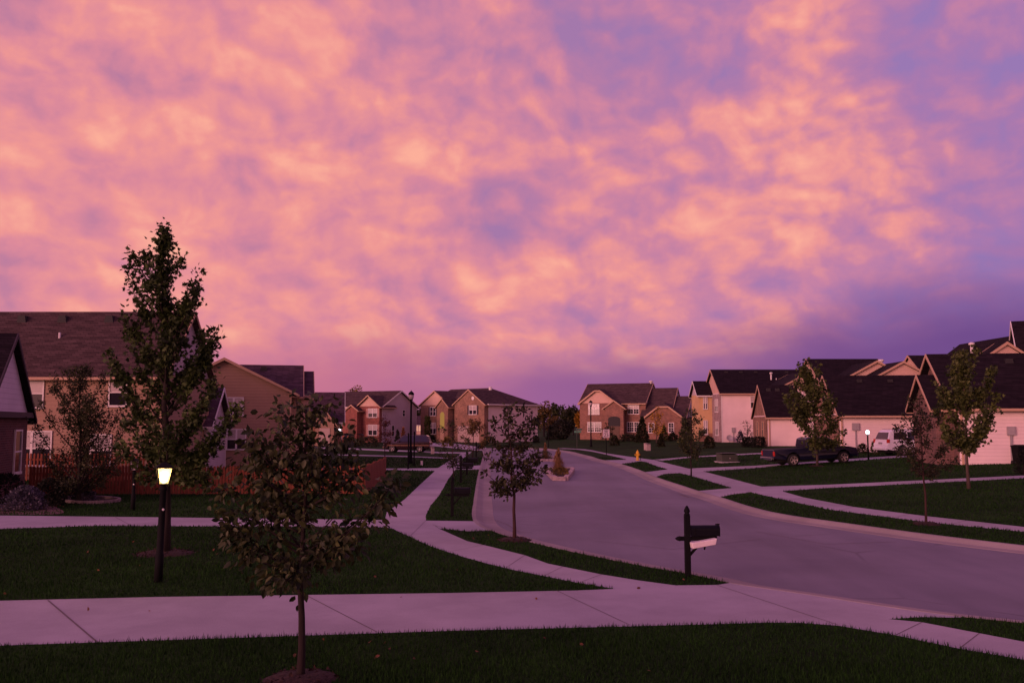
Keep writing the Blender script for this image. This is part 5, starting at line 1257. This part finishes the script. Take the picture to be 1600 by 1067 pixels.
def plume_grass(c, w_, H, label, seed):
    r0 = np.random.default_rng(seed); n_ = 420; e = empty('ornamental_grass', (c[0], c[1], .05), 0, label, 'ornamental grass', 'ornamental grasses on the islands')
    a = r0.random(n_) * 6.283; q = np.sqrt(r0.random(n_)) * .16; sp = r0.random(n_) ** 1.5 * w_ * .55; X = q * np.cos(a); Y = q * np.sin(a); h_ = H * (1.0 - 1.0 * (sp / (w_ * .75))) * (.7 + .3 * r0.random(n_)); wd = .02
    V = np.empty((n_, 3, 3)); V[:, 0] = np.stack([X - wd * np.sin(a), Y + wd * np.cos(a), 0 * X], 1); V[:, 1] = np.stack([X + wd * np.sin(a), Y - wd * np.cos(a), 0 * X], 1); V[:, 2] = np.stack([X + sp * np.cos(a), Y + sp * np.sin(a), h_], 1)
    raw_mesh('blades', V.reshape(-1, 3), 3, 'plume', e)
    m_ = 160; a = r0.random(m_) * 6.283; hz_ = r0.random(m_); q = r0.random(m_) * w_ * .34 * (1 - .8 * hz_); P_ = np.stack([q * np.cos(a), q * np.sin(a), H * (.35 + .75 * hz_)], 1)
    leaves('plumes', P_, np.tile([0, 0, 3.], (m_, 1)), .22, 'plume', e, 'needle', 0.)
I1, c1 = island([(853, 733.7), (895, 733), (893, 738), (884, 748.3), (867, 748.3), (856, 738)], 'nearer pointed stone edged planting island in the middle of the street', 872, 706, 735, 1)
I2, c2 = island([(839, 719.3), (867, 719.3), (863, 714.6), (845, 714.6)], 'farther stone edged planting island beyond the nearer one', 851, 695, 717, 2)
p = G_(872.5, 738); plume_grass((p.x, p.y), 1.05, 1.1, 'tall tawny feather grass on the nearer street island', 1)
p = G_(852, 717.5); plume_grass((p.x, p.y), .7, .95, 'shorter tawny feather grass on the farther street island', 2)
def ishrub(px, py, H, w_, lm, label, seed):
    p = G_(px, py); r0 = random.Random(seed); e = empty('low_shrub', (p.x, p.y, .05), 0, label, 'shrub', 'low shrubs on the islands'); P_ = []; D_ = []
    for _ in range(420):
        a = r0.uniform(0, 6.283); f = r0.random(); q = math.sqrt(1 - f * f) * w_ / 2 * r0.uniform(.6, 1.08); P_.append((q * math.cos(a), q * math.sin(a), f * H)); D_.append((math.cos(a), math.sin(a), f))
    leaves('foliage', np.array(P_), np.array(D_), .09, lm, e, 'd', 0)
ishrub(874, 744.5, .38, .95, 'leaf_yellowgreen', 'low yellow-green shrub in front of the feather grass on the nearer island', 3)
ishrub(879, 742, .3, .6, 'leaf_yellowgreen', 'small yellow-green shrub at right on the nearer island', 4)
ishrub(851, 718.5, .6, 1.3, 'leaf_green', 'dark low shrub on the farther street island', 5)

# ------------------------------------------------------------------ vehicles
def arcpts(cx, r_, zc, n_=8): return [(cx + r_ * math.cos(a), zc + r_ * math.sin(a)) for a in [math.pi - math.pi * i / n_ for i in range(n_ + 1)]]
def extr(mb, prof, yf):
    n_ = len(prof); vs = [(x, -yf(x, z), z) for x, z in prof] + [(x, yf(x, z), z) for x, z in prof]
    mb.add(vs, [tuple(range(n_)), tuple(range(2 * n_ - 1, n_ - 1, -1))] + [(i, i + n_, (i + 1) % n_ + n_, (i + 1) % n_) for i in range(n_)]); return mb
def wheel(e, x, y, r_, side):
    t_ = MB().lathe([(r_ * .6, -.11), (r_ * .93, -.11), (r_, -.07), (r_, .07), (r_ * .93, .11), (r_ * .6, .11)], 22).rot(Matrix.Rotation(R(90), 4, 'X'))
    w_ = t_.build('wheel', 'tyre', e, loc=(x, y, r_), smooth=True)
    rm = MB().lathe([(.0, .02), (r_ * .15, .02), (r_ * .15, .06), (r_ * .0, .07)], 12)
    rm.lathe([(r_ * .52, -.02), (r_ * .66, -.02), (r_ * .66, .10), (r_ * .60, .10), (r_ * .52, .02)], 22)
    for k in range(5):
        a = k * 2 * math.pi / 5; rm.beam((0, 0, .045), (r_ * .6 * math.cos(a), r_ * .6 * math.sin(a), .06), r_ * .22, .03)
    rm.lathe([(r_ * .0, -.03), (r_ * .6, -.03), (r_ * .6, -.02), (r_ * .0, -.02)], 16)
    rm.rot(Matrix.Rotation(R(90 if side < 0 else -90), 4, 'X')).build('rim', 'rim', w_, loc=(0, side * .055, 0))
def side_poly(e, name, m, pts_, yf, off=.008, parent=None):
    for sg in (-1, 1):
        mb = MB(); n_ = len(pts_); o_ = [(x, sg * (yf(x, z) + off), z) for x, z in pts_]; i_ = [(x, sg * (yf(x, z) - .02), z) for x, z in pts_]
        f_ = [tuple(range(n_)), tuple(range(2 * n_ - 1, n_ - 1, -1))] + [(i, i + n_, (i + 1) % n_ + n_, (i + 1) % n_) for i in range(n_)]
        mb.add(o_ + i_, f_); mb.build(name, m, parent or e)
def end_quad(e, name, m, x0, z0, x1, z1, hw0, hw1, off, th=.02):
    d = Vector((x1 - x0, 0, z1 - z0)).normalized(); nrm = Vector((-d.z, 0, d.x)) * (1 if off > 0 else -1); o = nrm * abs(off)
    v = [Vector((x0, -hw0, z0)) + o, Vector((x0, hw0, z0)) + o, Vector((x1, hw1, z1)) + o, Vector((x1, -hw1, z1)) + o]; v += [p - nrm * th for p in v]
    MB().add(v, [(0, 1, 2, 3), (7, 6, 5, 4), (0, 4, 5, 1), (1, 5, 6, 2), (2, 6, 7, 3), (3, 7, 4, 0)]).build(name, m, e)
# all vehicles: nose towards +x, ground at z=0
def place(name, label, fpx, cat):
    """fpx: pixel of the rear axle foot and front axle foot"""
    A, B_ = fpx; return empty(name, (A.x, A.y, A.z), math.atan2(B_.y - A.y, B_.x - A.x), label, cat)

# pickup: length 5.4
def pickup(loc, rz, pitch):
    e = empty('pickup_truck', loc, rz, 'dark blue extended cab pickup truck parked on the right driveway', 'pickup truck'); e.rotation_euler = (0, -pitch, rz)
    wb = 3.3; W = .90; r_ = .37
    yf = lambda x, z: W - .10 * max(0, z - .95) - (.05 if z < .5 else 0) - (.08 * max(0, (x - 3.9)) if x > 3.9 else 0)
    body = [(-1.25, .52), (-1.25, .98), (-1.22, 1.05), (1.02, 1.05), (1.02, 1.08), (2.85, 1.08), (3.7, 1.02), (4.15, .92), (4.22, .80), (4.22, .52), (4.05, .40)] + arcpts(wb, .45, .40)[::-1] + [(2.75, .34)] + [(.5, .34)] + arcpts(0, .45, .40)[::-1] + [(-.55, .40)]
    extr(MB(), body, yf).build('body', 'car_blue', e, bevel=.03)
    # cab
    yc = lambda x, z: .84 - .34 * max(0, z - 1.08)
    cab = [(.95, 1.06), (1.00, 1.60), (1.15, 1.68), (2.35, 1.67), (2.55, 1.60), (3.15, 1.06)]
    extr(MB(), cab, yc).build('cab', 'car_blue', e, bevel=.04)
    side_poly(e, 'side_window', 'car_glass', [(1.13, 1.14), (1.16, 1.54), (1.62, 1.56), (1.62, 1.14)], yc); side_poly(e, 'side_window', 'car_glass', [(1.72, 1.14), (1.72, 1.56), (2.38, 1.55), (2.84, 1.14)], yc)
    end_quad(e, 'windscreen', 'car_glass', 3.08, 1.12, 2.58, 1.57, .76, .62, -.015); end_quad(e, 'rear_window', 'car_glass', .957, 1.14, .998, 1.54, .66, .58, .015)
    # bed rails, tailgate
    MB().box(-1.2, .93, -.80, .80, 1.0, 1.062).build('bed_cover', 'underbody', e)
    MB().box(-1.275, -1.255, -.72, .72, .60, 1.02).build('tailgate', 'car_blue', e)
    for s_ in (-1, 1):
        MB().box(-1.29, -1.20, s_ * .86 - .06, s_ * .86 + .045, .68, .95).build('tail_light', 'tail_red', e)
        MB().box(4.12, 4.235, s_ * .66 - .14, s_ * .66 + .12, .74, .86).build('headlight', 'lamp_clear', e)
        MB().box(2.62, 2.74, s_ * .93 - .06, s_ * .93 + .06, 1.10, 1.24).build('mirror', 'car_blue', e, bevel=.02)
        MB().box(1.66, 1.668, s_ * .905 - .002, s_ * .905 + .002, .5, 1.05).box(2.78, 2.788, s_ * .905 - .002, s_ * .905 + .002, .5, 1.05).build('door_gap', 'underbody', e)
        MB().box(1.78, 1.94, s_ * .905 - .012, s_ * .905 + .012, .93, .96).build('door_handle', 'underbody', e)
        MB().box(-1.2, 3.9, s_ * .905 - .004, s_ * .905 + .006, .70, .735).build('side_moulding', 'underbody', e)
    MB().box(-1.42, -1.26, -.85, .85, .44, .60).build('rear_bumper', 'chrome', e, bevel=.02); MB().box(4.2, 4.33, -.82, .82, .38, .62).build('front_bumper', 'car_blue', e, bevel=.03)
    MB().box(4.222, 4.24, -.45, .45, .66, .84).build('grille', 'underbody', e)
    MB().box(-1.0, 4.0, -.70, .70, .28, .5).build('underbody', 'underbody', e)
    for x in (0, wb):
        for s_ in (-1, 1): wheel(e, x, s_ * .80, r_, s_)
    return e
A = G(1231, 727.0); B_ = G(1315, 722.0); d = (B_ - A)
yaw = math.atan2(.45, 3.27); zb = terrain(A.x + 3.3, A.y) - A.z
pk_ = pickup((A.x, A.y, A.z), yaw, math.atan2(max(0, zb), 3.3))

def suv(loc, rz):
    e = empty('suv', loc, rz, 'dark maroon SUV with tan lower stripe parked across the left driveway', 'car'); wb = 2.72; r_ = .36
    yf = lambda x, z: .88 - .08 * max(0, z - .9) - (.08 * max(0, x - 3.1)); yc = lambda x, z: .82 - .30 * max(0, z - 1.0)
    body = [(-.95, .50), (-.97, .95), (-.90, 1.02), (2.25, 1.02), (3.2, .96), (3.5, .88), (3.56, .75), (3.56, .48), (3.4, .38)] + arcpts(wb, .43, .38)[::-1] + [(2.2, .32), (.5, .32)] + arcpts(0, .43, .38)[::-1] + [(-.6, .40)]
    extr(MB(), body, yf).build('body', 'car_maroon', e, bevel=.03)
    cab = [(-.92, 1.0), (-.72, 1.58), (-.55, 1.66), (1.5, 1.68), (1.72, 1.62), (2.4, 1.0)]
    extr(MB(), cab, yc).build('cab', 'car_maroon', e, bevel=.04)
    for w_ in ([(-.72, 1.07), (-.56, 1.54), (-.05, 1.56), (-.05, 1.07)], [(.05, 1.07), (.05, 1.56), (.75, 1.57), (.75, 1.07)], [(.85, 1.07), (.85, 1.57), (1.58, 1.56), (2.1, 1.07)]): side_poly(e, 'side_window', 'car_glass', w_, yc)
    end_quad(e, 'windscreen', 'lamp_clear' if False else 'car_glass', 2.33, 1.05, 1.76, 1.58, .74, .62, -.015); end_quad(e, 'rear_window', 'car_glass', -.89, 1.08, -.74, 1.53, .7, .6, .015)
    for s_ in (-1, 1):
        MB().box(-.9, 3.2, s_ * .885 - .004, s_ * .885 + .008, .62, .76).build('side_stripe', 'car_tan', e)
        MB().box(3.42, 3.575, s_ * .62 - .16, s_ * .62 + .12, .70, .82).build('headlight', 'lamp_clear', e); MB().box(-.99, -.9, s_ * .80 - .05, s_ * .80 + .04, .72, .98).build('tail_light', 'tail_red', e)
        MB().box(-.45, 1.5, s_ * .60 - .015, s_ * .60 + .015, 1.70, 1.73).box(-.45, -.41, s_ * .6 - .015, s_ * .6 + .015, 1.64, 1.70).box(1.46, 1.5, s_ * .6 - .015, s_ * .6 + .015, 1.64, 1.70).build('roof_rail', 'underbody', e)
        MB().box(1.95, 2.07, s_ * .9 - .07, s_ * .9 + .05, 1.04, 1.17).build('mirror', 'car_maroon', e, bevel=.02)
        MB().box(.8, .808, s_ * .878 - .003, s_ * .878 + .003, .45, 1.0).build('door_gap', 'underbody', e)
    MB().box(3.54, 3.66, -.8, .8, .40, .60).build('front_bumper', 'car_tan', e, bevel=.03); MB().box(-1.08, -.95, -.8, .8, .42, .60).build('rear_bumper', 'car_tan', e, bevel=.03)
    MB().box(3.562, 3.58, -.42, .42, .64, .82).build('grille', 'chrome', e); MB().box(-.8, 3.4, -.68, .68, .26, .5).build('underbody', 'underbody', e)
    for x in (0, wb):
        for s_ in (-1, 1): wheel(e, x, s_ * .78, r_, s_)
    return e
A = G(658, 706.3); suv((A.x, A.y, A.z), math.pi - R(3))

def minivan(loc, rz):
    e = empty('minivan', loc, rz, 'white minivan with red tail lights parked by the near garage', 'minivan'); wb = 3.0; r_ = .34
    yf = lambda x, z: .96 - .10 * max(0, z - .9) - (.10 * max(0, x - 3.3)) - (.05 * max(0, -.8 - x)); yc = lambda x, z: .90 - .26 * max(0, z - 1.0)
    body = [(-1.05, .42), (-1.10, .70), (-1.03, 1.04), (2.6, 1.04), (3.4, .92), (3.75, .80), (3.85, .62), (3.83, .34), (3.6, .26)] + arcpts(wb, .41, .34)[::-1] + [(2.5, .26), (.5, .26)] + arcpts(0, .41, .34)[::-1] + [(-.6, .34)]
    extr(MB(), body, yf).build('body', 'car_white', e, bevel=.035)
    cab = [(-1.04, 1.02), (-.82, 1.60), (-.62, 1.73), (.6, 1.77), (1.9, 1.70), (2.15, 1.60), (3.15, .98)]
    extr(MB(), cab, yc).build('cab', 'car_white', e, bevel=.05)
    for w_ in ([(-.62, 1.10), (-.52, 1.56), (.35, 1.62), (.35, 1.10)], [(.45, 1.10), (.45, 1.62), (1.3, 1.62), (1.3, 1.10)], [(1.4, 1.10), (1.4, 1.62), (1.95, 1.58), (2.6, 1.10)]): side_poly(e, 'side_window', 'car_glass', w_, yc)
    end_quad(e, 'windscreen', 'car_glass', 3.0, 1.07, 2.2, 1.57, .84, .68, -.015); end_quad(e, 'rear_window', 'car_glass', -1.015, 1.10, -.83, 1.57, .78, .66, .02)
    for s_ in (-1, 1):
        MB().box(-1.10, -.93, s_ * .86 - .09, s_ * .86 + .065, .86, 1.12).build('tail_light', 'tail_red', e, bevel=.02); MB().box(3.6, 3.84, s_ * .66 - .16, s_ * .66 + .1, .64, .76).build('headlight', 'lamp_clear', e)
        MB().box(2.3, 2.42, s_ * 1.0 - .08, s_ * 1.0 + .04, 1.06, 1.2).build('mirror', 'car_white', e, bevel=.02)
        MB().box(-.6, 1.4, s_ * .62 - .015, s_ * .62 + .015, 1.78, 1.81).build('roof_rail', 'grey_metal', e)
        MB().box(.4, .408, s_ * .955 - .003, s_ * .955 + .003, .4, 1.04).box(1.35, 1.358, s_ * .955 - .003, s_ * .955 + .003, .4, 1.04).build('door_gap', 'underbody', e)
    MB().box(-1.22, -1.06, -.88, .88, .36, .58).build('rear_bumper', 'car_white', e, bevel=.04); MB().box(-1.13, -1.105, -.22, .22, .78, .90).build('number_plate', 'grey_metal', e)
    MB().box(-.9, 3.6, -.74, .74, .2, .45).build('underbody', 'underbody', e)
    for x in (0, wb):
        for s_ in (-1, 1): wheel(e, x, s_ * .86, r_, s_)
    return e
A = P(1408, 709, 62); zt = terrain(A.x, A.y); minivan((A.x - .2, A.y + .4, zt), R(7))

# bin at the right edge
B = P(1594, 725, 49); zt = terrain(B.x, B.y); e = empty('waste_bin', (B.x, B.y, zt), R(5), 'black wheeled bin at the right edge by the near garage', 'bin')
MB().add([(-.22, -.25, 0), (.22, -.25, 0), (.22, .25, 0), (-.22, .25, 0), (-.28, -.32, .95), (.28, -.32, .95), (.28, .32, .95), (-.28, .32, .95)], [(0, 3, 2, 1), (4, 5, 6, 7), (0, 1, 5, 4), (1, 2, 6, 5), (2, 3, 7, 6), (3, 0, 4, 7)]).build('bin_body', 'black_paint', e, bevel=.02)
MB().prism([(-.34, .952), (.36, .952), (.36, 1.0), (0, 1.06), (-.34, 1.0)], 'x', -.3, .3).build('lid', 'black_paint', e, bevel=.015)
for s_ in (-1, 1): MB().lathe([(.1, -.03), (.1, .03)], 14).rot(Matrix.Rotation(R(90), 4, 'Y')).build('wheel', 'tyre', e, loc=(s_ * .24, .3, .1))

scatter_grass()
# a few fallen leaves on lawn and paving, thicker under the near trees
cs = []
for px, py, rr, k_ in ((469, 1058, 1.6, 10), (257, 865, 2.2, 8), (804, 844, 1.4, 14), (124, 786, 2., 20), (300, 900, 6, 16), (1100, 1000, 6, 14)):
    b_ = G(px, py)
    for _ in range(k_):
        a = rnd.uniform(0, 6.283); q = rr * math.sqrt(rnd.random()); x, y = b_.x + q * math.cos(a), b_.y + q * math.sin(a)
        c_ = classify(x, y)
        if c_ == 'street': continue
        cs.append((x, y, terrain(x, y) + (.045 if c_ == 'lawn' else .012)))
o = leaves('fallen_leaves', np.array(cs), rng.normal(0, 1, (len(cs), 3)) * [1, 1, .05], .06, 'leaf_rust', None, 'oval', 0.); tag(o, 'scattered fallen leaves on the lawns and paving', 'fallen leaves', kind='stuff')
